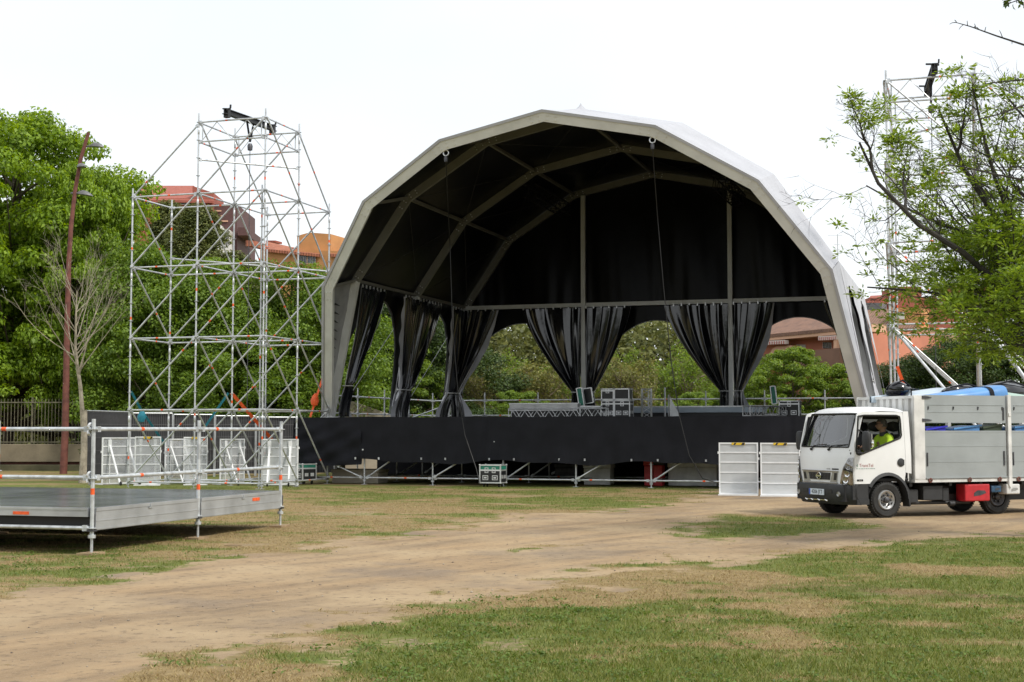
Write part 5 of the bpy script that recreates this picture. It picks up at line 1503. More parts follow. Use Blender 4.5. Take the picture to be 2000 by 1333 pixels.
# ------------------------------------------------------------------ flight cases
def flight_case(label, loc, rz, sx, sy, sz, group, top='black_panel', latch=2, handles=True, name='flight_case', wheels=False, lidf=.2):
    t = thing(name, label, 'flight case', loc, rz, group)
    zo = .11 if wheels else .004
    mb = MB(); mb.box(.012, sx - .012, .012, sy - .012, zo + .006, zo + sz * (1 - lidf)); mb.build('body', M['black_panel'], t, smooth=False)
    mb = MB(); mb.box(.012, sx - .012, .012, sy - .012, zo + sz * (1 - lidf) + .003, zo + sz - .008); mb.build('lid', M[top], t, smooth=False)
    mb = MB(); e = .032
    for x in (0, sx - e):
        for y in (0, sy - e): mb.box(x, x + e, y, y + e, zo, zo + sz)
    for z in (zo, zo + sz - e):
        for y in (0, sy - e): mb.box(e, sx - e, y + .001, y + e - .001, z, z + e)
        for x in (0, sx - e): mb.box(x + .001, x + e - .001, e, sy - e, z, z + e)
    zl = zo + sz * (1 - lidf)
    mb.box(e, sx - e, .004, .0118, zl - .02, zl + .02); mb.box(.004, .0118, e, sy - e, zl - .02, zl + .02); mb.box(sx - .0118, sx - .004, e, sy - e, zl - .02, zl + .02)
    for x in (0, sx):
        for y in (0, sy):
            for z in (zo, zo + sz): mb.lathe([(.0, -.028), (.026, -.018), (.032, 0), (.026, .018), (0, .028)], (x + (.012 if x == 0 else -.012), y + (.012 if y == 0 else -.012), z + (.012 if z == zo else -.012)), (0, 0, 1), 8)
    mb.build('edging', M['alu_bright'], t, smooth=False)
    def dish(cx, cz, w, h, nm):
        d = MB(); 
        d.box(cx - w, cx + w, .0025, .0117, cz - h, cz - h + .018); d.box(cx - w, cx + w, .0025, .0117, cz + h - .018, cz + h)
        d.box(cx - w, cx - w + .018, .0025, .0117, cz - h + .0182, cz + h - .0182); d.box(cx + w - .018, cx + w, .0025, .0117, cz - h + .0182, cz + h - .0182)
        d.box(cx - w * .45, cx + w * .45, -.004, .0117, cz - h * .35, cz + h * .35)
        d.build(nm, M['alu_bright'], t, smooth=False)
    for i in range(latch): dish(sx * (i + 1) / (latch + 1) if latch > 1 else sx / 2, zl, .055, .075, 'latch')
    if handles:
        for i in range(2): dish(sx * (.28 + .44 * i), zo + sz * .30, .085, .065, 'handle')
        for yy in (sy * .3, sy * .7):
            mb = MB(); mb.box(sx - .0117, sx - .003, yy - .06, yy + .06, zo + sz * .26, zo + sz * .27 + .09)
            mb.build('side_handle', M['alu_bright'], t, smooth=False)
    if wheels:
        for x in (.1, sx - .1):
            for y in (.1, sy - .1):
                mb = MB(); mb.lathe([(.0, -.018), (.04, -.018), (.048, -.01), (.048, .01), (.04, .018), (0, .018)], (x, y, .05), (1, .25, 0), 12)
                mb.box(x - .03, x + .03, y - .03, y + .03, .09, .112); mb.build('caster', M['rubber'], t)
    return t
gb = 'flight cases on the grass'
p = tw(uat(936, -1.35, 945), -1.35); flight_case('black flight case with green top standing on the grass in front of the stage centre', (p.x, p.y, 0), TPHI + rad(-6), .66, .42, .52, gb, 'green_tape', 2, True, wheels=True, lidf=.30)
p = tw(-1.62, -.95); flight_case('black flight case with green top half behind the end barrier left of the stage', (p.x, p.y, 0), TPHI + rad(-30), .6, .5, .50, gb, 'green_tape', 2, True, wheels=True, lidf=.28)
gs = 'flight cases stacked on the stage'
p = tw(uat(1174, 5.2), 5.2, DZ)
flight_case('lower left black flight case in the stack on stage', (p.x, p.y, DZ + .002), TPHI, .42, .55, .58, gs, latch=1)
p2 = tw(uat(1174, 5.2) + .44, 5.15, DZ); flight_case('lower right black flight case in the stack, with two silver handles', (p2.x, p2.y, DZ + .002), TPHI, .52, .55, .58, gs, latch=1)
flight_case('small black flight case on top of the lower left case', (p.x, p.y, DZ + .597), TPHI, .42, .5, .36, gs, latch=1, handles=False)
flight_case('small plain black flight case on top of the lower right case', (p2.x, p2.y, DZ + .597), TPHI, .5, .5, .36, gs, latch=0, handles=False, lidf=.05)
p3 = tw(uat(1132, 5.0), 5.0, DZ); flight_case('low black flight case open towards the front beside the middle post', (p3.x, p3.y, DZ + .002), TPHI, .72, .5, .40, gs, latch=0, handles=False, lidf=.06)
p4 = tw(uat(1521, 4.4), 4.4, DZ); flight_case('black flight case on the right side of the stage', (p4.x, p4.y, DZ + .002), TPHI, .62, .5, .52, gs, latch=1)
def dolly(label, px, py, D, hgt, wd, tilt, rz, green):
    t = thing('case_lid', label, 'case lid', P(px, py, D), rz, 'green backed case lids on the stage')
    R_ = Matrix.Rotation(tilt, 4, 'Y')
    mb = MB(); mb.box(0, wd, 0, .05, 0, hgt, M=R_); mb.build('board', M['green_tape'] if green else M['black_panel'], t, smooth=False)
    mb = MB()
    for x in (-.03, wd): mb.box(x, x + .03, -.012, .062, -.02, hgt + .02, M=R_)
    for z in (-.03, hgt): mb.box(.0005, wd - .0005, -.010, .060, z, z + .03, M=R_)
    mb.build('edging', M['alu_bright'], t, smooth=False)
dolly('tilted green case lid leaning beside the middle tent post', 1132, 793, 46.3, .56, .14, rad(-9), TPHI, True)
dolly('black case lid with silver edges leaning behind the green lid', 1144, 788, 46.6, .46, .24, rad(-9), TPHI, False)
dolly('upright green case lid at the right rear of the stage', 1509, 789, 47.0, .56, .13, rad(-6), TPHI, True)

# trusses and panels lying on the stage
def truss(name, label, a, b, s, rad_=.022, ncell=8, group=None, tri=False):
    a = Vector(a); b = Vector(b); L = (b - a).length; t = thing(name, label, 'truss', a, 0, group)
    d = (b - a).normalized(); up = Vector((0, 0, 1)) if abs(d.z) < .9 else Vector((0, 1, 0)); x = d.cross(up).normalized(); y = x.cross(d)
    cs_ = [x * i * s / 2 + y * j * s / 2 for i, j in ((-1, -1), (1, -1), (1, 1), (-1, 1))]
    mb = MB()
    for c in cs_: mb.tube(c, c + d * L, rad_, 8)
    mb.build('chord', M['alu_bright'], t)
    mb = MB()
    for f_ in range(4):
        c0, c1 = cs_[f_], cs_[(f_ + 1) % 4]
        for i in range(ncell):
            p0, p1 = (c0, c1) if i % 2 == 0 else (c1, c0)
            mb.tube(p0 + d * L * i / ncell, p1 + d * L * (i + 1) / ncell, rad_ * .5, 5)
        for e in (0, 1): mb.tube(c0 + d * L * e, c1 + d * L * e, rad_ * .6, 5)
    mb.build('lacing', M['alu_bright'], t)
    return t
gt = 'aluminium trusses on the stage'
truss('truss', 'long silver truss lying along the stage front, left of the flight cases', tw(uat(996, 3.3), 3.3, DZ + .16), tw(uat(1186, 3.3), 3.3, DZ + .16), .28, ncell=16, group=gt)
truss('truss', 'short silver truss standing upright on stage right of the flight cases', tw(uat(1263, 6.5), 6.5, DZ + .02), tw(uat(1263, 6.5), 6.5, DZ + .97), .30, ncell=5, group=gt)
truss('truss', 'silver truss lying at an angle on the right of the stage', tw(uat(1458, 3.0), 3.0, DZ + .20), tw(uat(1528, 4.3), 4.3, DZ + .20), .29, ncell=10, group=gt)
def panel(label, u, v, L, h, m):
    t = thing('sheet_stack', label, 'sheet stack', tw(u, v, DZ), TPHI, 'pale panels lying on the stage')
    mb = MB(); mb.box(0, L, 0, .9, h * .5, h); mb.build('sheets', m, t, smooth=False, bevel=.01); mb = MB(); mb.box(.05, L - .05, .05, .85, .004, h * .5 - .003); mb.build('bearer', M['black'], t, smooth=False)
    mb = MB(); mb.box(-.015, L + .015, -.02, -.001, h - .03, h + .01); mb.build('edge', M['alu_bright'], t, smooth=False)
panel('pale grey panel stack behind the long truss on stage', uat(995, 5.2), 5.2, uat(1128, 5.2) - uat(995, 5.2), .50, M['white_soiled'])
panel('pale blue grey sheet lying behind the upright truss', uat(1222, 7.6), 7.6, 4.6, .42, M['pale_blue'])
sp = thing('steel_post', 'grey steel post pair standing on stage right of the upright truss', 'post', tw(uat(1299, 6.5), 6.5, DZ), TPHI)
mb = MB(); mb.tube((0, 0, 0), (0, 0, 1.02), .03, 8); mb.tube((.12, 0, 0), (.12, 0, .78), .024, 8); mb.box(-.06, .18, -.06, .06, 0.003, .015); mb.build('pole', M['galv'], sp)
mb = MB(); mb.prism([(.16, 0, .016), (.52, 0, .016), (.16, 0, .72)], (0, .03, 0)); mb.build('gusset', M['alu_plate'], sp, smooth=False)

# ------------------------------------------------------------------ hanging ropes from the front arch
def rope(label, i, sag_pts):
    q = offs(-.13)[i]; top = at_rib(-1, q, 0); b = tw(top.x, top.y, top.z)
    t = thing('hoist_rope', label, 'rope', b, TPHI, 'ropes hanging from the front arch')
    mb = MB(); mb.path([Vector((.075 * math.cos(a), 0, -.10 + .075 * math.sin(a))) for a in np.linspace(.3, 6.6, 15)], .018, 6); mb.build('shackle', M['alu_bright'], t)
    mb = MB(); mb.lathe([(.0, -.36), (.05, -.34), (.06, -.24), (.04, -.19), (0, -.18)], (0, 0, 0), (0, 0, 1), 10); mb.build('hook', M['steel_dark'], t)
    Rz = Matrix.Rotation(-TPHI, 4, 'Z')
    pts = [Vector((0, 0, -.3))]
    for (x, y, D) in sag_pts: pts.append(Rz @ (P(x, y, D) - b))
    sm = []
    for k in range(len(pts) - 1):
        for s in np.linspace(0, 1, 6, endpoint=False): sm.append(pts[k].lerp(pts[k + 1], s))
    sm.append(pts[-1]); mb = MB(); mb.path(sm, .013, 5); mb.build('rope', M['black'], t)
rope('dark rope hanging from the left shoulder of the front arch', 3, [(879, 480, 40.4), (884, 640, 40.4), (895, 770, 40.4), (908, 850, 40.3), (930, 915, 40.0), (937, 945, 39.9)])
rope('dark rope hanging from the right shoulder of the front arch', 5, [(1284, 420, 36.9), (1296, 560, 36.9), (1310, 700, 36.9), (1326, 810, 36.8), (1346, 890, 36.7), (1372, 935, 36.6), (1402, 944, 36.4)])

# ------------------------------------------------------------------ crowd barriers
def barrier_mesh():
    W_, H_ = 1.0, 1.34
    t = thing('crowd_barrier', '', 'barrier')
    mb = MB()
    mb.box(-W_ / 2, -W_ / 2 + .035, -.02, .02, 0, H_); mb.box(W_ / 2 - .035, W_ / 2, -.02, .02, 0, H_)
    mb.box(-W_ / 2 + .0352, W_ / 2 - .0352, -.019, .019, H_ - .035, H_ - .001)
    for z in (.02, .30, .56, .82, 1.07): mb.box(-W_ / 2 + .0352, W_ / 2 - .0352, -.014, .010, z, z + .03)
    for x in (-.3, .27): mb.box(x - .012, x + .012, .011, .02, .05, H_ - .04)
    mb.build('frame', M['white_frame'], t, smooth=False)
    mb = MB(); mb.box(-W_ / 2 + .03, W_ / 2 - .03, -.0025, -.0005, .03, H_ - .03); mb.build('sheet', M['sheer_white'], t, smooth=False)
    mb = MB(); mb.box(-W_ / 2, W_ / 2, -.46, -.021, .002, .022); mb.box(-W_ / 2, W_ / 2, -.48, -.4601, .002, .035); mb.build('foot_plate', M['white_frame'], t, smooth=False)
    for x in (-.28, .28):
        mb = MB(); mb.beam((x, .03, 1.12), (x, .78, .07), .04, .05, up=(1, 0, 0)); mb.box(x - .05, x + .05, .018, .05, .92, 1.28)
        mb.build('brace', M['white_frame'], t, smooth=False)
    mb = MB(); mb.beam((-.28, .78, .07), (.28, .78, .07), .04, .04); mb.build('rear_bar', M['white_frame'], t, smooth=False)
    for x in (-.28, .28):
        mb = MB(); mb.lathe([(0, -.02), (.05, -.02), (.06, -.01), (.06, .01), (.05, .02), (0, .02)], (x, .84, .062), (1, 0, 0), 12); mb.build('wheel', M['rubber'], t)
    mb = MB(); mb.box(-W_ / 2 - .03, -W_ / 2 - .0005, -.02, .02, 1.05, 1.11); mb.box(W_ / 2 + .0005, W_ / 2 + .03, -.02, .02, .9, .96); mb.build('hook', M['white_frame'], t, smooth=False)
    mb = MB(); mb.box(-.17, .17, -.026, -.0192, H_ - .062, H_ - .004)
    for k in range(3):
        x = -.13 + k * .10
        if k == 1: continue
        mb.add([(x, -.0275, H_ - .060), (x + .05, -.0275, H_ - .060), (x + .085, -.0275, H_ - .006), (x + .035, -.0275, H_ - .006)], [(0, 1, 2, 3)], 1)
    mb.add([(.10, -.0275, H_ - .060), (.15, -.0275, H_ - .060), (.165, -.0275, H_ - .03), (.165, -.0275, H_ - .006), (.13, -.0275, H_ - .006)], [(0, 1, 2, 3, 4)], 1)
    mb.build('hazard_sticker', [M['yellow'], M['black']], t, smooth=False)
    return t
bar0 = barrier_mesh()
def put_barrier(first, px, py, rz, label, sc=1.0, sx=1.0, sheet=None):
    t = bar0 if first else copy_tree(bar0)
    p = G(px, py); t.location = (p.x, p.y, 0); t.rotation_euler = (0, 0, rz); t.scale = (sc * sx, sc, sc)
    tag(t, label, 'barrier', 'white crowd barriers around the stage')
    if sheet:
        for c in t.children:
            if c.name.startswith('sheet'):
                c.data = c.data.copy(); c.data.materials[0] = sheet
    return t
put_barrier(True, 1443, 967, TPHI + rad(6), 'white crowd barrier facing the track, left one of the pair in front of the truck', .96)
put_barrier(False, 1525, 969, TPHI + rad(6), 'white crowd barrier of the pair, partly behind the truck cab', .96)
put_barrier(False, 231, 947, rad(218), 'white crowd barrier with rear struts next to the bare tree', 1.03, 1.0, M['sheer_grey'])
put_barrier(False, 288, 948, rad(12), 'grey see-through crowd barrier right beside the strutted one by the bare tree', 1.05, .70, M['sheer_grey'])
put_barrier(False, 345, 946, rad(222), 'narrow strutted crowd barrier left of the middle deck post', 1.0, .80, M['sheer_grey'])
put_barrier(False, 381, 947, rad(14), 'grey see-through crowd barrier behind the middle deck post', 1.04, .66, M['sheer_grey'])
put_barrier(False, 453, 947, rad(218), 'narrow crowd barrier standing alone with two struts toward the lawn', 1.0, .80, M['sheer_grey'])
put_barrier(False, 546, 949, rad(186), 'bright white crowd barrier next to the left end of the stage skirt', 1.0, 1.06)

# ------------------------------------------------------------------ truck (local: x to the rear, y to the far side, z up; origin under the near front wheel)
TAZ = rad(68)
tS = Vector((math.sin(TAZ), math.cos(TAZ), 0)); tF = Vector((-math.cos(TAZ), math.sin(TAZ), 0))
T0 = G(1730, 1012.5)
TRZ = math.atan2(tS.y, tS.x)
truck = thing('flatbed_truck', 'small white truck with open aluminium side boards loaded with blue things', 'truck', T0, TRZ)
WT = 1.74
def ob(mb, name, m, parent=truck, **k): return mb.build(name, m, parent, **k)
# front centre line (x, z)
FL = [(-.80, .60), (-.815, .85), (-.80, 1.08), (-.765, 1.27), (-.655, 1.60), (-.555, 1.885), (-.50, 1.955), (-.36, 2.005), (-.05, 2.025), (.30, 2.02), (.50, 2.005), (.585, 1.96)]
def fx(z):
    for (x0, z0), (x1, z1) in zip(FL[:7], FL[1:8]):
        if z0 <= z <= z1: return x0 + (x1 - x0) * (z - z0) / (z1 - z0)
    return FL[0][0] if z < .6 else FL[6][0]
def tumble(z): return .075 * max(0, (z - 1.15) / .85) ** 1.2
def side_y(z): return tumble(z)
CR = .13
def front_pt(yy, z, out=0.0):
    """yy in -1..1 across the width"""
    q = abs(yy); y = WT / 2 + yy * (WT / 2 - tumble(z))
    x = fx(z) + CR * q ** 5
    return Vector((x - out * (1 - .5 * q ** 4), y + out * (.7 * q ** 4) * (1 if yy > 0 else -1), z))
cols = [-1, -.97, -.93, -.87, -.78, -.6, -.35, 0, .35, .6, .78, .87, .93, .97, 1]
# lower nose
mb = MB(); mb.grid([[front_pt(c, z) for c in cols] for z in (.60, .68, .76, .85, .93, 1.0, 1.08, 1.15, 1.21, 1.275)]); ob(mb, 'nose', M['white_paint'])
# A pillars and header around the windscreen
zs = [1.275 + (1.90 - 1.275) * i / 8 for i in range(9)]
for sgn in (-1, 1):
    cc = [c for c in cols if c * sgn >= .86]; mb = MB(); mb.grid([[front_pt(c, z) for c in cc] for z in zs]); ob(mb, 'pillar', M['white_paint'])
mb = MB(); cc = [c for c in cols if abs(c) <= .88]; mb.grid([[front_pt(c, z, -.012) for c in cc] for z in zs], flip=True); ws = ob(mb, 'windscreen', M['glass'])
mb = MB()
edge = [front_pt(c, 1.285, .004) for c in cc] + [front_pt(.87, z, .004) for z in zs[1:-1]] + [front_pt(c, 1.895, .004) for c in cc[::-1]] + [front_pt(-.87, z, .004) for z in zs[1:-1][::-1]]
mb.path(edge + edge[:1], .014, 6); ob(mb, 'seal', M['rubber'], ws)
# roof
rows = []
RP = [(fx(1.90), 1.90), (-.50, 1.955), (-.42, 1.988), (-.30, 2.01), (-.05, 2.028), (.28, 2.022), (.46, 2.008), (.545, 1.985), (.585, 1.94)]
for (x, z) in RP:
    row = []
    for c in cols:
        q = abs(c); zz_ = z - (.085 * q ** 6 if z > 1.93 else 0); zz_ = max(zz_, 1.895)
        y = WT / 2 + c * (WT / 2 - tumble(min(zz_, 1.95)))
        xx = x + (CR * q ** 5) * max(0, min(1, (-.1 - x) / .4))
        row.append(Vector((xx, y, zz_)))
    rows.append(row)
mb = MB(); mb.grid(rows, flip=True); ob(mb, 'roof', M['white_paint'])
# rear wall of the cab
mb = MB(); mb.box(.56, .585, .075, WT - .075, .66, 1.94); ob(mb, 'cab_rear', M['white_paint'], smooth=False)
# sides
XD = -.655
def fside(side, extra=0.0):
    def fn(a, b, dpt):
        y = side_y(b) - extra + dpt
        return (a, y if side == 0 else WT - y, b)
    return fn
arch = [(.055 + .455 * math.cos(a), .34 + .455 * math.sin(a)) for a in np.linspace(rad(38), rad(142), 14)]
win = [(-.53, 1.845), (-.40, 1.862), (.30, 1.862), (.375, 1.84), (.385, 1.78), (.385, 1.50), (.36, 1.455), (.0, 1.335), (-.36, 1.215), (-.56, 1.150), (-.605, 1.165), (-.625, 1.22)]
def dens(poly, n=4):
    o = []
    for i, p in enumerate(poly):
        q = poly[(i + 1) % len(poly)]
        for k in range(n): o.append((p[0] + (q[0] - p[0]) * k / n, p[1] + (q[1] - p[1]) * k / n))
    return o
outer = [(XD, .625), (-.335, .625)] + arch[::-1] + [(.435, .70), (.452, .80), (.452, 1.90), (.43, 1.925), (-.40, 1.93), (-.52, 1.905), (-.555, 1.86), (-.66, 1.30)]
doors = []
for side in (0, 1):
    mb = MB(); mb.plate(dens(outer), [dens(win)], fside(side, .004), .028); d = ob(mb, 'door', M['white_paint'], fix=True); doors.append(d)
    mb = MB(); wl_ = [Vector(fside(side, .010)(a, b, 0)) for a, b in dens(win, 2)]; mb.path(wl_ + wl_[:1], .017, 6); ob(mb, 'window_seal', M['rubber'], d)
    # strip behind the door and corner patch ahead of it
    mb = MB(); mb.plate(dens([(.462, .82), (.585, .80), (.585, 1.94), (.462, 1.935)]), [], fside(side), .03); ob(mb, 'corner_panel', M['white_paint'], fix=True)
    mb = MB(); rows = []
    for z in (.625, .8, 1.0, 1.15, 1.275, 1.4, 1.5, 1.6, 1.7, 1.8, 1.9):
        p = front_pt(-1 if side == 0 else 1, z); y = side_y(z)
        xe = min(XD - .006, -.02 + 0) if z < 1.28 else XD - .006 + (.105) * (z - 1.28) / .6
        rows.append([p, Vector((max(xe, p.x + .01), y if side == 0 else WT - y, z))])
    mb.grid(rows); ob(mb, 'fender', M['white_paint'])
    # wheel arch lip
    mb = MB(); lip = [Vector((.055 + .43 * math.cos(a), (-.03 if side == 0 else WT + .03), .34 + .43 * math.sin(a))) for a in np.linspace(rad(0), rad(150), 18)]
    lip2 = [p + Vector((0, (.16 if side == 0 else -.16), 0)) for p in lip]; lip3 = [Vector((.055 + (p.x - .055) * 1.13, p.y + (.02 if side == 0 else -.02), .34 + (p.z - .34) * 1.13)) for p in lip]
    mb.grid([lip3, lip, lip2]); ob(mb, 'wheel_arch', M['plastic_dark'])
    # lower black valance ahead of the wheel
    mb = MB(); mb.plate([(-.70, .34), (-.36, .34), (-.375, .50), (-.335, .62), (-.70, .62)], [], fside(side, -.004), .05); ob(mb, 'valance', M['plastic_dark'], fix=True)
d = doors[0]
mb = MB(); mb.lathe([(.0, -.002), (.072, -.003), (.078, .004), (.05, .012), (0, .014)], (.345, -.010, 1.005), (0, -1, 0), 16); mb.box(.33, .415, -.022, -.0045, .955, 1.055); ob(mb, 'handle', M['plastic_dark'], d)
mb = MB(); mb.box(-.615, -.615 + .13, -.010, -.0045, .675, .708); ob(mb, 'badge', M['black'], d, smooth=False)
def place_text(txt, size, m, parent, loc, rot, sq=1.0):
    me = text_mesh(txt, size, m, .001, sq); o = link('lettering', me, parent); o.location = loc; o.rotation_euler = rot; return o
M['logo_red'] = mat('faded_red_lettering', (.45, .22, .22), .6); M['logo_grey'] = mat('faded_grey_lettering', (.30, .40, .36), .6)
place_text('35.13', .026, M['shutter'], d, (-.55, -.0125, .691), (rad(90), 0, 0))
place_text('TransTel', .085, M['logo_red'], d, (-.41, -.0065, .955), (rad(90), 0, 0), 1.0)
mb = MB(); mb.prism([(-.625, -.0075, .955), (-.595, -.0075, .985), (-.590, -.0075, .955), (-.597, -.0075, .925)], (0, .002, 0)); ob(mb, 'logo_mark', M['logo_grey'], d, smooth=False)
mb = MB()
x = -.63
for w_ in (.05, .03, .055, .02, .045, .03, .06, .035): mb.box(x, x + w_, -.0075, -.0050, .893, .905); x += w_ + .012
ob(mb, 'logo_line', M['logo_grey'], d, smooth=False)
# windscreen furniture
for yy in (-.30, .35):
    a = front_pt(yy, 1.24, .02); mb = MB(); mb.tube(a, front_pt(yy - .10, 1.31, .03), .011, 6); mb.tube(front_pt(yy - .10, 1.31, .03), front_pt(yy - .55, 1.335, .022), .009, 6)
    mb.lathe([(0, -.02), (.024, -.015), (.024, .015), (0, .02)], a, (1, 0, .3), 8); ob(mb, 'wiper', M['rubber'])
# bumper
def bump_pt(c, z, o): 
    q = abs(c); y = WT / 2 + c * (WT / 2 + .015); x = -.86 - o + .25 * q ** 7 + (.05 if z < .36 else 0)
    return Vector((x, y, z))
bc = [-1, -.985, -.96, -.92, -.86, -.75, -.5, 0, .5, .75, .86, .92, .96, .985, 1]
mb = MB(); mb.grid([[bump_pt(c, z, o) for c in bc] for z, o in ((.245, -.03), (.29, 0), (.40, .012), (.52, .015), (.585, .005), (.612, -.03), (.612, -.08))])
mb.box(-.62, -.36, -.012, .05, .25, .345); ob(mb, 'bumper', M['plastic_dark'])
mb = MB(); mb.box(-.80, -.2, .1, WT - .1, .30, .60); ob(mb, 'under_nose', M['interior'], smooth=False)
npl = MB(); npl.box(-.892, -.882, WT / 2 - .24 + .0, WT / 2 + .24, .405, .515)
np_ = ob(npl, 'number_plate', M['plate_white'], smooth=False)
m2 = MB(); m2.box(-.8935, -.8921, WT / 2 + .195, WT / 2 + .239, .406, .514); ob(m2, 'blue_band', M['plate_blue'], np_, smooth=False)
place_text('4206 JTT', .100, M['black'], np_, (-.8937, WT / 2 - .02, .46), (rad(90), 0, rad(-90)), .92)
mb = MB(); mb.box(-.884, -.875, WT / 2 - .35, WT / 2 + .35, .31, .325)
for yy in (-.33, -.1, .12, .3): mb.tube((-.885, WT / 2 + yy, .30), (-.89, WT / 2 + yy + .06, .325), .012, 6)
ob(mb, 'tow_bar', M['chrome'])
for yy in (-.72, .72):
    mb = MB(); c = bump_pt(yy, .44, .014); mb.lathe([(.0, .0), (.038, .0), (.046, .012), (.046, -.03)], c, (-1, 0, 0), 14); ob(mb, 'fog_lamp', M['silver'])
for yy in (.44, -.44):
    mb = MB(); c = bump_pt(yy, .48, .017); mb.box(c.x - .002, c.x + .03, c.y - .08, c.y + .08, .445, .515); ob(mb, 'bumper_vent', M['black'], smooth=False)
# grille, emblem, lettering
def on_front(poly, out, th, name, m, parent=truck):
    mb = MB(); mb.plate(dens(poly, 3), [], lambda a, b, dpt: front_pt(a, b, out - dpt), th); return ob(mb, name, m, parent, fix=True)
gr = on_front([(-.60, .635), (.60, .635), (.64, .84), (-.64, .84)], .010, .03, 'grille', M['silver'])
on_front([(-.36, .685), (.36, .685), (.40, .815), (-.40, .815)], .0125, .012, 'grille_mesh', M['black'], gr)
for s in (-1, 1): on_front([(s * .50, .685), (s * .585, .685), (s * .615, .815), (s * .535, .815)], .0125, .012, 'grille_mesh', M['black'], gr)
mb = MB()
for i in range(7):
    for j in range(4): mb.tube(front_pt(-.34 + i * .11, .69 + j * .03, .0135), front_pt(-.285 + i * .11, .705 + j * .03, .0135), .004, 4)
ob(mb, 'grille_bars', M['steel_dark'], gr)
mb = MB(); c = front_pt(0, .752, .024); mb.path([c + Vector((0, .062 * math.cos(a), .058 * math.sin(a))) for a in np.linspace(0, 6.283, 21)], .011, 6); mb.box(c.x - .014, c.x + .006, c.y - .082, c.y + .082, c.z - .014, c.z + .014); ob(mb, 'emblem', M['chrome'], gr)
mb = MB(); pts_ = [front_pt(v_, .846, .014) for v_ in np.linspace(-.66, .66, 15)]; mb.path(pts_, .012, 6); mb.path([front_pt(v_, .632, .014) for v_ in np.linspace(-.62, .62, 15)], .012, 6); ob(mb, 'grille_trim', M['silver'], gr)
M['nose_badge'] = M['steel_dark']
tt = place_text('NT400', .040, M['silver'], truck, (front_pt(-.33, .885, .006).x, front_pt(-.33, .885).y, .885), (rad(90), 0, rad(-90)))
on_front([(-.66, .872), (-.45, .872), (-.45, .898), (-.66, .898)], .005, .006, 'nose_badge', M['black'])
# headlights on the corners
for s in (-1, 1):
    poly = [(s * .70, .625), (s * .985, .60), (s * .985, 1.10), (s * .90, 1.095), (s * .79, .90)]
    h = on_front(poly, .010, .02, 'headlight', M['lamp_grey'])
    mb = MB()
    for (yy, z, r_) in ((s * .84, .69, .055), (s * .88, .80, .050), (s * .90, .92, .038), (s * .93, 1.02, .028)):
        mb.lathe([(.0, -.01), (r_ * .5, -.004), (r_, .006), (r_ * 1.05, .012)], front_pt(yy, z, .012), (-1, -.45 if s < 0 else .45, 0), 14)
    ob(mb, 'reflector', M['chrome'], h)
    mb = MB(); mb.plate(dens(poly, 3), [], lambda a, b, dpt: front_pt(a, b, .026 - dpt), .004); ob(mb, 'lens', M['lens'], h, fix=True)
# mirrors
for side in (0, 1):
    sg = -1 if side == 0 else 1; y0 = 0 if side == 0 else WT
    t_ = MB(); cx = -.51
    rows = []
    for z, w_, th_ in ((1.215, .05, .03), (1.235, .088, .055), (1.30, .098, .068), (1.42, .098, .07), (1.53, .092, .066), (1.565, .075, .05), (1.58, .04, .02)):
        rows.append([Vector((cx + th_ * math.cos(a) - .02, y0 + sg * (.19) + w_ * math.sin(a), z)) for a in np.linspace(0, 2 * math.pi, 17)])
    t_.grid(rows); mm = ob(t_, 'mirror', M['plastic_dark'], fix=True)
    m2 = MB(); m2.box(cx + .04, cx + .052, y0 + sg * .19 - .07, y0 + sg * .19 + .07, 1.27, 1.53); ob(m2, 'mirror_glass', M['chrome'], mm, smooth=False)
    if side == 0:
        m3 = MB(); m3.box(cx - .03 + .06, cx + .075, y0 + sg * .19 - .0725 - .012, y0 + sg * .19 - .0705, 1.295, 1.42); m3.lathe([(0, -.015), (.03, -.01), (.03, .01), (0, .015)], (cx + .03, y0 + sg * .292, 1.36), (0, -1, 0), 10); ob(m3, 'indicator', M['chrome'], mm)
    m4 = MB(); m4.tube((cx - .05, y0 + .02 * -sg, 1.25), (cx - .03, y0 + sg * .13, 1.28), .014, 6); m4.tube((cx - .02, y0 + .05 * -sg, 1.60), (cx - .03, y0 + sg * .15, 1.55), .012, 6); ob(m4, 'mirror_arm', M['plastic_dark'], mm)
# interior
mb = MB(); mb.box(-.70, .555, .04, WT - .04, .66, .72); mb.box(-.70, -.40, .05, WT - .05, .72, 1.20); mb.box(-.70, -.46, .08, WT - .08, 1.18, 1.25)
ob(mb, 'dashboard', M['interior'], smooth=False, bevel=.02)
mb = MB(); mb.box(.530, .557, .08, WT - .08, .72, 1.36); mb.box(.530, .557, .08, .30, 1.36, 1.92); mb.box(.530, .557, WT - .3, WT - .08, 1.36, 1.92); mb.box(.530, .557, .30, WT - .30, 1.80, 1.92); ob(mb, 'rear_trim', M['interior'], smooth=False)
for (y0, y1) in ((.12, .62), (.70, 1.14), (1.16, 1.60)):
    mb = MB(); mb.box(-.05, .44, y0, y1, .78, .98); mb.prism([(.34, y0 + .02, .96), (.46, y0 + .02, .96), (.53, y0 + .02, 1.52), (.43, y0 + .02, 1.52)], (0, y1 - y0 - .04, 0)); 
    st_ = ob(mb, 'seat', M['interior'], smooth=False, bevel=.03)
    ym = (y0 + y1) / 2; mb = MB(); mb.lathe([(.0, -.13), (.08, -.12), (.10, 0), (.08, .12), (0, .13)], (.475, ym, 1.66), (0, 1, 0), 14); ob(mb, 'headrest', M['rubber'], st_)
mb = MB(); sw_c = Vector((-.27, .40, 1.21)); ax_ = Vector((-.62, 0, .78)).normalized(); u_ = Vector((0, 1, 0)); w2_ = ax_.cross(u_)
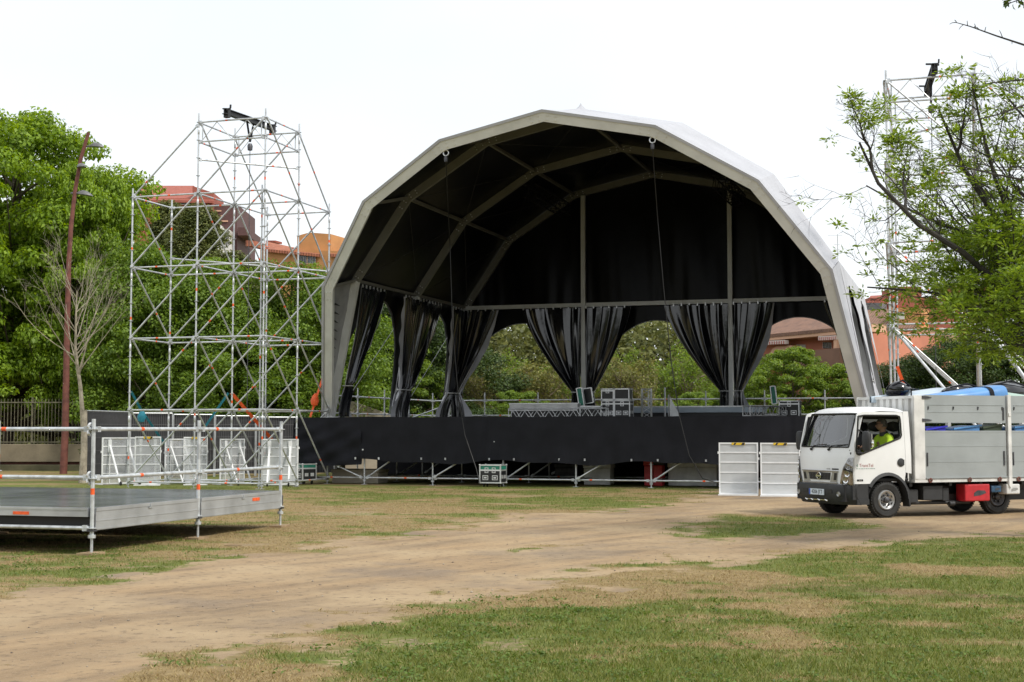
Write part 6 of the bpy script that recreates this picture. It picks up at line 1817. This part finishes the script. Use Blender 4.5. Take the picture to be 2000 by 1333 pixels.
mb.path([sw_c + u_ * (.205 * math.cos(a)) + w2_ * (.205 * math.sin(a)) for a in np.linspace(0, 6.283, 29)], .014, 7); mb.tube(sw_c, sw_c - ax_ * -.0 + Vector((-.2, 0, -.22)), .03, 8)
for a in (.3, 2.84, 4.7): mb.tube(sw_c, sw_c + u_ * (.2 * math.cos(a)) + w2_ * (.2 * math.sin(a)), .012, 6)
ob(mb, 'steering_wheel', M['rubber'])
mb = MB()
for yy, r_ in ((.35, .05), (.52, .045), (.75, .06), (1.0, .05)): mb.lathe([(0, -.01), (r_, 0), (r_ * .9, .05), (0, .08)], (-.56, yy, 1.25), (0, 0, 1), 10)
ob(mb, 'dash_clutter', M['silver'])
# wheels
def wheel(x, y, steer=0, dual=False, out=-1):
    ww = .19
    mb = MB(); R_ = .325
    prof = [(.20, -ww / 2 + .01), (.285, -ww / 2), (R_ - .02, -ww / 2 + .012), (R_, -ww / 2 + .04), (R_ + .003, 0), (R_, ww / 2 - .04), (R_ - .02, ww / 2 - .012), (.285, ww / 2), (.20, ww / 2 - .01)]
    mb.lathe(prof, (0, 0, 0), (0, 1, 0), 40)
    for k in range(40):                                               # tread blocks
        a = 2 * math.pi * k / 40
        for o_ in (-.055, 0, .055): mb.beam(Vector((math.cos(a) * (R_ - .004), o_ - .02, math.sin(a) * (R_ - .004))), Vector((math.cos(a) * (R_ - .004), o_ + .02, math.sin(a) * (R_ - .004))), .03, .02, up=(math.cos(a), 0, math.sin(a)))
    w = ob(mb, 'wheel', M['rubber']); w.location = (x, y, .327); w.rotation_euler = (0, 0, steer)
    o = out * ww / 2
    m2 = MB(); m2.lathe([(.0, 0), (.07, 0), (.075, -.004), (.14, .035), (.165, .045), (.185, .022), (.20, -.012), (.205, .01)], (0, o * .55, 0), (0, out, 0), 28); ob(m2, 'rim', M['steel_dark'] if dual else M['silver'], w)
    m3 = MB()
    for k in range(6):
        a = 2 * math.pi * k / 6; m3.lathe([(0, .0), (.020, .0), (.020, .03), (0, .034)], (.095 * math.cos(a), o * .55 + out * .012, .095 * math.sin(a)), (0, out, 0), 8)
    m3.lathe([(.055, .0), (.055, .05), (.04, .06), (0, .062)], (0, o * .55, 0), (0, out, 0), 16); ob(m3, 'hub', M['steel_dark'], w)
    for k in range(6 if not dual else 0):
        a = 2 * math.pi * (k + .5) / 6; m4 = MB(); m4.lathe([(.026, -.002), (.0, -.002)], (.135 * math.cos(a), o * .55 + out * .0365, .135 * math.sin(a)), (0, out, .0), 10)
        ob(m4, 'rim_hole', M['black'], w)
    return w
wheel(0.03, .09, 0, False, -1); wheel(0.03, WT - .09, 0, False, 1)
wheel(2.78, .36, 0, True, -1); wheel(2.78, WT - .40, 0, True, 1)
# mudguard flaps and chassis
for y0 in (-.02, WT - .18):
    mb = MB(); mb.prism([(.44, y0, .62), (.52, y0, .50), (.545, y0, .22), (.52, y0, .20), (.49, y0, .46), (.42, y0, .56)], (0, .2, 0)); ob(mb, 'mud_flap', M['plastic_dark'], smooth=False)
mb = MB()
for y in (.42, 1.24): mb.box(-.5, 4.7, y, y + .07, .42, .56)
for x in (.6, 1.5, 2.2, 3.2, 4.3): mb.box(x, x + .06, .08, WT - .08, .56, .62)
mb.box(-.12, .18, .2, WT - .2, .28, .40); mb.box(2.70, 2.86, .3, WT - .3, .26, .40)
ob(mb, 'chassis', M['black'], smooth=False)
mb = MB(); mb.box(.92, 1.36, .10, .40, .30, .56); mb.box(1.38, 1.52, .12, .38, .28, .52); mb.box(.62, .82, .12, .4, .26, .5); mb.tube((.7, .2, .25), (2.1, .25, .24), .035, 8); mb.tube((1.5, .10, .23), (1.62, .10, .23), .045, 10); ob(mb, 'battery_box', M['plastic_dark'], smooth=False, bevel=.01)
mb = MB(); mb.box(1.60, 2.2, .3, 1.5, .25, .40); mb.box(2.9, 4.6, .35, 1.45, .26, .44); ob(mb, 'underbody', M['black'], smooth=False)
# bed
mb = MB(); mb.box(.66, 4.75, .0, WT, .632, .690); mb.box(.88, 4.74, .03, WT - .03, .6902, .70); ob(mb, 'bed_floor', M['white_soiled'], smooth=False)
mb = MB()                                                             # corrugated headboard
n_ = 9; rows_b, rows_t = [], []
prof = []
for i in range(n_):
    y0 = .02 + (WT - .04) * i / n_; dy = (WT - .04) / n_
    prof += [(.70, y0), (.70, y0 + dy * .55), (.745, y0 + dy * .65), (.745, y0 + dy * .9)]
prof.append((.70, WT - .02))
mb.grid([[Vector((x, y, z)) for x, y in prof] for z in (.69, 2.20)]); 
mb.box(.655, .90, -.004, .03, .69, 2.235); mb.box(.655, .90, WT - .03, WT + .004, .69, 2.235); mb.box(.68, .78, .0302, WT - .0302, 2.18, 2.232)
mb.box(.66, .74, -.012, -.0042, .70, 2.2)
ob(mb, 'headboard', M['white_soiled'], smooth=False)
def boards(x0, x1, ya, sgn):
    mb = MB(); yb = ya + sgn * .03
    mb.box(x0, x1, min(ya, yb), max(ya, yb), .70, 1.585); 
    for z in (.71, 1.0, 1.29, 1.56): mb.box(x0 + .01, x1 - .01, min(ya, ya - sgn * .005), max(ya, ya - sgn * .005), z, z + .008)
    mb.box(x0, x1, min(ya, ya - sgn * .02), max(ya, ya - sgn * .02), .70, .722)
    lo = ob(mb, 'side_board', M['board'], smooth=False)
    mb = MB(); mb.box(x0, x1, min(ya, yb), max(ya, yb), 1.735, 2.245)
    mb.box(x0 + .06, x1 - .05, min(ya, ya - sgn * .008), max(ya, ya - sgn * .008), 2.06, 2.068); mb.box(x0 + .06, x1 - .05, min(ya, ya - sgn * .006), max(ya, ya - sgn * .006), 1.925, 1.932)
    up = ob(mb, 'side_board', M['board'], smooth=False)
    if sgn > 0:
        mb = MB()
        for i in range(4): 
            x = x0 + .07 + (x1 - x0 - .16) * i / 3; mb.prism([(x, ya - .016, 2.035), (x + .025, ya - .016, 2.03), (x + .012, ya - .016, 1.975), (x, ya - .016, 1.97)], (0, .015, 0))
        ob(mb, 'rope_hook', M['steel_dark'], up, smooth=False)
        mb = MB(); mb.box(x0 + .03, x0 + .05, ya - .018, ya - .0005, .93, 1.18); mb.box(x1 - .07, x1 - .045, ya - .018, ya - .0005, .93, 1.20); ob(mb, 'latch', M['steel_dark'], lo, smooth=False)
        mb = MB(); mb.box(x1 - .07, x1 - .045, ya - .018, ya - .0005, 1.78, 2.02); ob(mb, 'latch', M['steel_dark'], up, smooth=False)
        if x0 < 1:
            mb = MB()
            for z in (2.20, 1.78): mb.prism([(x0 - .06, ya - .02, z - .03), (x0 + .08, ya - .02, z - .018), (x0 + .16, ya - .02, z), (x0 + .06, ya - .02, z + .02), (x0 - .06, ya - .02, z + .03)], (0, .018, 0))
            ob(mb, 'hinge', M['steel_dark'], up, smooth=False)
boards(.905, 2.78, .002, 1); boards(2.90, 4.72, .002, 1); boards(.905, 2.78, WT - .002, -1); boards(2.90, 4.72, WT - .002, -1)
for x in (2.805, 4.68):
    for y in (-.035, WT - .045):
        mb = MB(); mb.box(x, x + .075, y, y + .08, .56, 2.26); mb.box(x + .01, x + .065, y - .015, y - .0005, 1.86, 1.92); mb.prism([(x, y, .56), (x + .075, y, .56), (x + .037, y, .50)], (0, .08, 0)); ob(mb, 'stake', M['white_soiled'], smooth=False)
mb = MB()
for x in (1.0, 1.9, 2.6, 3.05): mb.lathe([(.045, -.01), (.05, .0), (.045, .01), (.02, .012)], (x, -.01, .672), (0, -1, 0), 10)
ob(mb, 'lashing_ring', M['rust'])
M['blue_dull'] = mat('dull_blue_box', (.03, .09, .17), .6, 0, .15, 6)
# things slung under the bed
def tworld(x, y, z): return T0 + tS * x + tF * y + Vector((0, 0, z))
def canister(name, label, x0, x1, y0, y1, z0, z1, m, capm):
    t = thing(name, label, 'canister', tworld(x0, y0, z0), TRZ, None)
    mb = MB(); mb.box(0, x1 - x0, 0, y1 - y0, 0, z1 - z0); mb.build('body', m, t, smooth=False, bevel=.022)
    mb = MB(); mb.prism([(.34 * (x1 - x0), -.006, .30 * (z1 - z0)), (.62 * (x1 - x0), -.006, .35 * (z1 - z0)), (.84 * (x1 - x0), -.006, .48 * (z1 - z0)), (.78 * (x1 - x0), -.006, .62 * (z1 - z0)), (.5 * (x1 - x0), -.006, .64 * (z1 - z0)), (.36 * (x1 - x0), -.006, .5 * (z1 - z0))], (0, .012, 0)); mb.build('grip', capm, t, smooth=False)
    return t
canister('water_canister', 'red plastic canister slung under the truck bed', 1.82, 2.40, .03, .30, .265, .585, M['red'], M['steel_dark'])
canister('tool_box', 'small blue box between the red and white canisters under the bed', 2.46, 2.70, .06, .24, .42, .55, M['blue_dull'], M['steel_dark'])
canister('jerry_can', 'white jerry can under the truck bed', 2.76, 3.08, -.01, .24, .385, .575, M['white_soiled'], M['silver'])
# load seen through the gap between the boards and above them
def load(name, label, cat, fn, group='things loaded on the truck'):
    t = thing(name, label, cat, tworld(0, 0, .70), TRZ, group); fn(t); return t
def crate(x0, x1, z1, m, y0=.08, y1=.7):
    def fn(t):
        mb = MB(); zz_ = z1 - .70
        mb.add([(x0 + .06, y0 + .05, .005), (x1 - .06, y0 + .05, .005), (x1 - .06, y1, .005), (x0 + .06, y1, .005), (x0, y0, zz_ * .93), (x1, y0, zz_), (x1, y1, zz_), (x0, y1, zz_ * .93)], [(3, 2, 1, 0), (4, 5, 6, 7), (0, 1, 5, 4), (1, 2, 6, 5), (2, 3, 7, 6), (3, 0, 4, 7)])
        mb.build('bin', m, t, smooth=False, bevel=.03)
        m2 = MB(); m2.beam((x0 - .01, y0 - .012, zz_ * .93), (x1 + .01, y0 - .012, zz_), .03, .03); m2.build('rim', m, t, smooth=False)
    return fn
M['olive'] = mat('olive_plastic', (.06, .085, .05), .5)
load('storage_bin', 'deep blue bin behind the gap in the side boards, next to the cab', 'bin', crate(.98, 1.46, 1.67, M['blue_deep']))
load('storage_bin', 'light blue bin in the middle of the gap in the side boards', 'bin', crate(1.62, 2.25, 1.69, M['blue']))
load('storage_bin', 'olive green bin near the white stake', 'bin', crate(2.30, 2.78, 1.71, M['olive']))
load('storage_bin', 'blue bin behind the rear side boards', 'bin', crate(3.05, 3.9, 1.72, M['blue']))
def hull(x0, x1, y0, wd, z0, h0, h1, m, strapx=None):
    def fn(t):
        rows = []
        for s in np.linspace(0, 1, 17):
            x = x0 + (x1 - x0) * s; w_ = wd * min(1, .10 + 1.5 * s ** .7) * (1 if s < .97 else .96); h = (h0 + (h1 - h0) * s ** 1.1) * (1 if s < .97 else .96)
            rows.append([Vector((x, y0 + wd / 2 + w_ / 2 * math.copysign(abs(math.cos(a)) ** .55, math.cos(a)), z0 - .70 + h * abs(math.sin(a)) ** .5)) for a in np.linspace(math.pi, 0, 15)])
        mb = MB(); mb.grid(rows); mb.grid([[r[0] for r in rows], [r[-1] for r in rows]]); n0 = len(mb.v); mb.add(rows[-1], [tuple(range(15))]); mb.build('hull', m, t, ang=50)
        if strapx:
            for sx_ in strapx:
                k = min(16, int(sx_ * 16)); r = rows[k]; c = sum(r, Vector()) / len(r)
                m2 = MB(); m2.grid([[c + (p - c) * 1.03 + Vector((-.05, 0, .006)) for p in r], [c + (p - c) * 1.03 + Vector((.05, 0, .006)) for p in r]]); m2.build('strap', M['black_cloth'], t)
    return fn
load('kayak', 'upturned bright blue hull strapped on top of the load', 'boat', hull(.95, 3.02, .18, .72, 2.12, .10, .36, M['blue'], (.84,)))
load('kayak', 'faded pale blue hull lying behind the bright blue one', 'boat', hull(.62, 2.3, .95, .6, 2.12, .12, .32, M['pale_blue']))
load('kayak', 'pale green hull with a dark cockpit at the right edge of the picture', 'boat', hull(4.6, 2.95, .2, .75, 2.02, .16, .34, M['pale_green'], (.6,)))
def bag(cx, cy, cz, rx, ry, rz_, seed):
    def fn(t):
        r = random.Random(seed); rows = []
        for i in range(9):
            b = math.pi * i / 8
            rows.append([Vector((cx + rx * math.sin(b) * math.cos(a) * (1 + .12 * math.sin(3 * a + i)), cy + ry * math.sin(b) * math.sin(a) * (1 + .12 * math.sin(4 * a + seed)), cz - .70 + rz_ * math.cos(b) * (1 + .1 * math.sin(2 * a)))) for a in np.linspace(0, 6.283, 19)])
        mb = MB(); mb.grid(rows); mb.build('sack', M['black_curtain'], t, fix=True)
        m2 = MB(); m2.path([Vector((cx - rx * .8, cy - ry * .5, cz - .70 + rz_ * .5)), Vector((cx, cy - ry * .7, cz - .70 + rz_ * 1.12)), Vector((cx + rx * .8, cy - ry * .4, cz - .70 + rz_ * .5))], .018, 6); m2.build('handle', M['black_cloth'], t)
    return fn
load('black_bag', 'black soft bag on the load behind the cab', 'bag', bag(1.15, 1.1, 2.36, .26, .22, .17, 2))
load('black_bag', 'black folded tarpaulin over the end of the blue hull', 'bag', bag(2.55, .95, 2.36, .45, .22, .12, 5))
load('black_bag', 'black bag at the right edge on the rear of the load', 'bag', bag(3.6, .95, 2.34, .7, .25, .20, 8))
def wiper_stand(t):
    mb = MB(); mb.lathe([(0, -.01), (.13, -.006), (.14, .008), (.03, .02), (0, .02)], (.92, .4, 1.66), (0, 0, 1), 14); mb.tube((.92, .4, 1.50), (.92, .4, 1.66), .014, 6); mb.build('disc', M['black'], t)
load('disc_foot', 'small black round foot of a stand sticking up beside the blue hull', 'stand', wiper_stand)

# ------------------------------------------------------------------ driver
drv = thing('person', 'driver in a yellow high visibility jacket sitting at the open cab window, head turned away', 'person', tworld(.20, .40, .98), TRZ)
def skin_obj(name, pts, edges, radii, m, parent, sub=2):
    me = bpy.data.meshes.new(name); me.from_pydata([tuple(p) for p in pts], edges, []); me.materials.append(m)
    o = link(name, me, parent)
    sk = o.modifiers.new('skin', 'SKIN'); sk.use_smooth_shade = True
    if not me.skin_vertices: me.skin_vertices.new()
    for i, r_ in enumerate(radii):
        me.skin_vertices[0].data[i].radius = r_ if hasattr(r_, '__len__') else (r_, r_)
    me.skin_vertices[0].data[0].use_root = True
    s_ = o.modifiers.new('sub', 'SUBSURF'); s_.levels = sub; s_.render_levels = sub
    return o
# local: x rear, y far, z up from the seat cushion
jp = [(.12, 0, .02), (.14, 0, .20), (.13, 0, .40), (.10, 0, .50), (.085, 0, .565),            # pelvis, belly, chest, shoulders, collar
      (.11, -.19, .47), (-.02, -.235, .24), (-.23, -.14, .22), (-.33, -.11, .27),              # near arm to wrist on the wheel
      (.11, .19, .47), (.0, .235, .24), (-.22, .15, .22), (-.32, .11, .27)]
je = [(0, 1), (1, 2), (2, 3), (3, 4), (3, 5), (5, 6), (6, 7), (7, 8), (3, 9), (9, 10), (10, 11), (11, 12)]
jr = [(.16, .13), (.165, .125), (.185, .125), (.15, .10), .065, .085, .068, .055, .045, .085, .068, .055, .045]
bp = [(.12, 0, .02), (.14, 0, .2), (.13, 0, .4), (.09, 0, .53), (.07, 0, .60),
      (.10, -.17, .46), (-.02, -.235, .24), (-.23, -.14, .22), (-.36, -.105, .28), (-.42, -.10, .30),
      (.10, .17, .46), (0, .235, .24), (-.22, .15, .22), (-.35, .105, .28), (-.41, .10, .30),
      (.10, -.10, 0), (-.30, -.12, .02), (-.36, -.12, -.26), (.10, .10, 0), (-.30, .12, .02), (-.36, .12, -.26)]
be = [(0, 1), (1, 2), (2, 3), (3, 4), (2, 5), (5, 6), (6, 7), (7, 8), (8, 9), (2, 10), (10, 11), (11, 12), (12, 13), (13, 14), (0, 15), (15, 16), (16, 17), (0, 18), (18, 19), (19, 20)]
br = [(.14, .11), (.14, .10), (.15, .10), .07, .058, .06, .045, .036, .03, .04, .06, .045, .036, .03, .04, .085, .07, .05, .085, .07, .05]
body = skin_obj('body', bp, be, br, M['skin'], drv)
jk = skin_obj('jacket', jp, je, jr, M['hivis'], drv)
for sgn in (-1, 1):                                                    # fingers closed on the wheel rim
    base = Vector((-.42, sgn * .10, .305))
    for k in range(4):
        mb = MB(); o_ = Vector((0, sgn * (-.032 + .022 * k), 0))
        mb.path([base + o_, base + o_ + Vector((-.030, 0, .022)), base + o_ + Vector((-.050, 0, .004)), base + o_ + Vector((-.042, 0, -.022))], [.011, .010, .009, .007], 6); mb.build('finger', M['skin'], drv)
    mb = MB(); mb.path([base + Vector((.02, -sgn * .03, 0)), base + Vector((-.01, -sgn * .05, .02)), base + Vector((-.035, -sgn * .045, .02))], [.013, .011, .008], 6); mb.build('thumb', M['skin'], drv)
# head turned towards the far side / front
hd = MB(); hc = Vector((.045, .01, .715)); yaw = rad(-150)
fw = Vector((-.80, .60, 0)).normalized(); sd = Vector((-fw.y, fw.x, 0))
rows = []
for i in range(15):
    b = math.pi * i / 14; row = []
    for a in np.linspace(0, 2 * math.pi, 25):
        f_, s_, u__ = math.sin(b) * math.cos(a), math.sin(b) * math.sin(a), math.cos(b)
        rx = .098 if f_ > 0 else .100; ry = .076 - .012 * max(0, -u__); rz_ = .118
        x_ = f_ * rx; y_ = s_ * ry; z_ = u__ * rz_
        if f_ > .2 and -.75 < u__ < -.2: x_ += .010 * f_
        if f_ > .85 and -.35 < u__ < .05 and abs(s_) < .3: x_ += .022 * (1 - abs(s_) / .3) * (1 - abs(u__ + .15) / .2)     # nose
        if f_ > .5 and .02 < u__ < .28 and .18 < abs(s_) < .6: x_ -= .010                                                  # eye sockets
        row.append(hc + fw * x_ + sd * y_ + Vector((0, 0, z_)))
    rows.append(row)
hd.grid(rows)
for s_ in (-1, 1): hd.lathe([(.0, -.008), (.022, -.006), (.026, .004), (.012, .008), (0, .008)], hc + sd * s_ * .076 + fw * -.01 + Vector((0, 0, -.005)), sd * s_ + fw * -.3, 10)
hd.path([Vector((.07, 0, .56)), Vector((.06, .0, .62)), hc + Vector((.012, 0, -.03))], [.062, .056, .058], 12)
hd.build('head', M['skin'], drv, fix=True, ang=80)
hr = MB(); rows = []
for i in range(9):
    b = math.pi * .60 * i / 8; row = []
    for a in np.linspace(0, 2 * math.pi, 25):
        lim = 1.0 if math.cos(a) < .2 else .58
        b2 = b * lim
        row.append(hc + fw * (math.sin(b2) * math.cos(a) * .106 - .003) + sd * (math.sin(b2) * math.sin(a) * .083) + Vector((0, 0, math.cos(b2) * .126)))
    rows.append(row)
hr.grid(rows); hr.build('hair', M['hair'], drv, ang=80)
gl = MB()
for s_ in (-1, 1):
    c = hc + fw * .098 + sd * s_ * .033 + Vector((0, 0, .018)); gl.lathe([(0, 0), (.026, -.002), (.027, .002), (0, .004)], c, fw, 12)
    gl.tube(hc + fw * .09 + sd * s_ * .058 + Vector((0, 0, .022)), hc + sd * s_ * .083 + Vector((0, 0, .015)), .004, 5)
gl.build('glasses', M['black'], drv)
cl = MB(); cl.lathe([(.085, -.045), (.082, .0), (.07, .035), (.066, .03)], (.085, 0, .555), (-.1, 0, 1), 16); cl.build('collar', M['plastic_dark'], drv)
bd = MB(); bd.path([Vector((.20, -.07, .55)), Vector((.215, -.15, .46)), Vector((.19, -.235, .36))], [.028, .032, .028], 8); bd.build('reflective_band', M['plastic_dark'], drv)
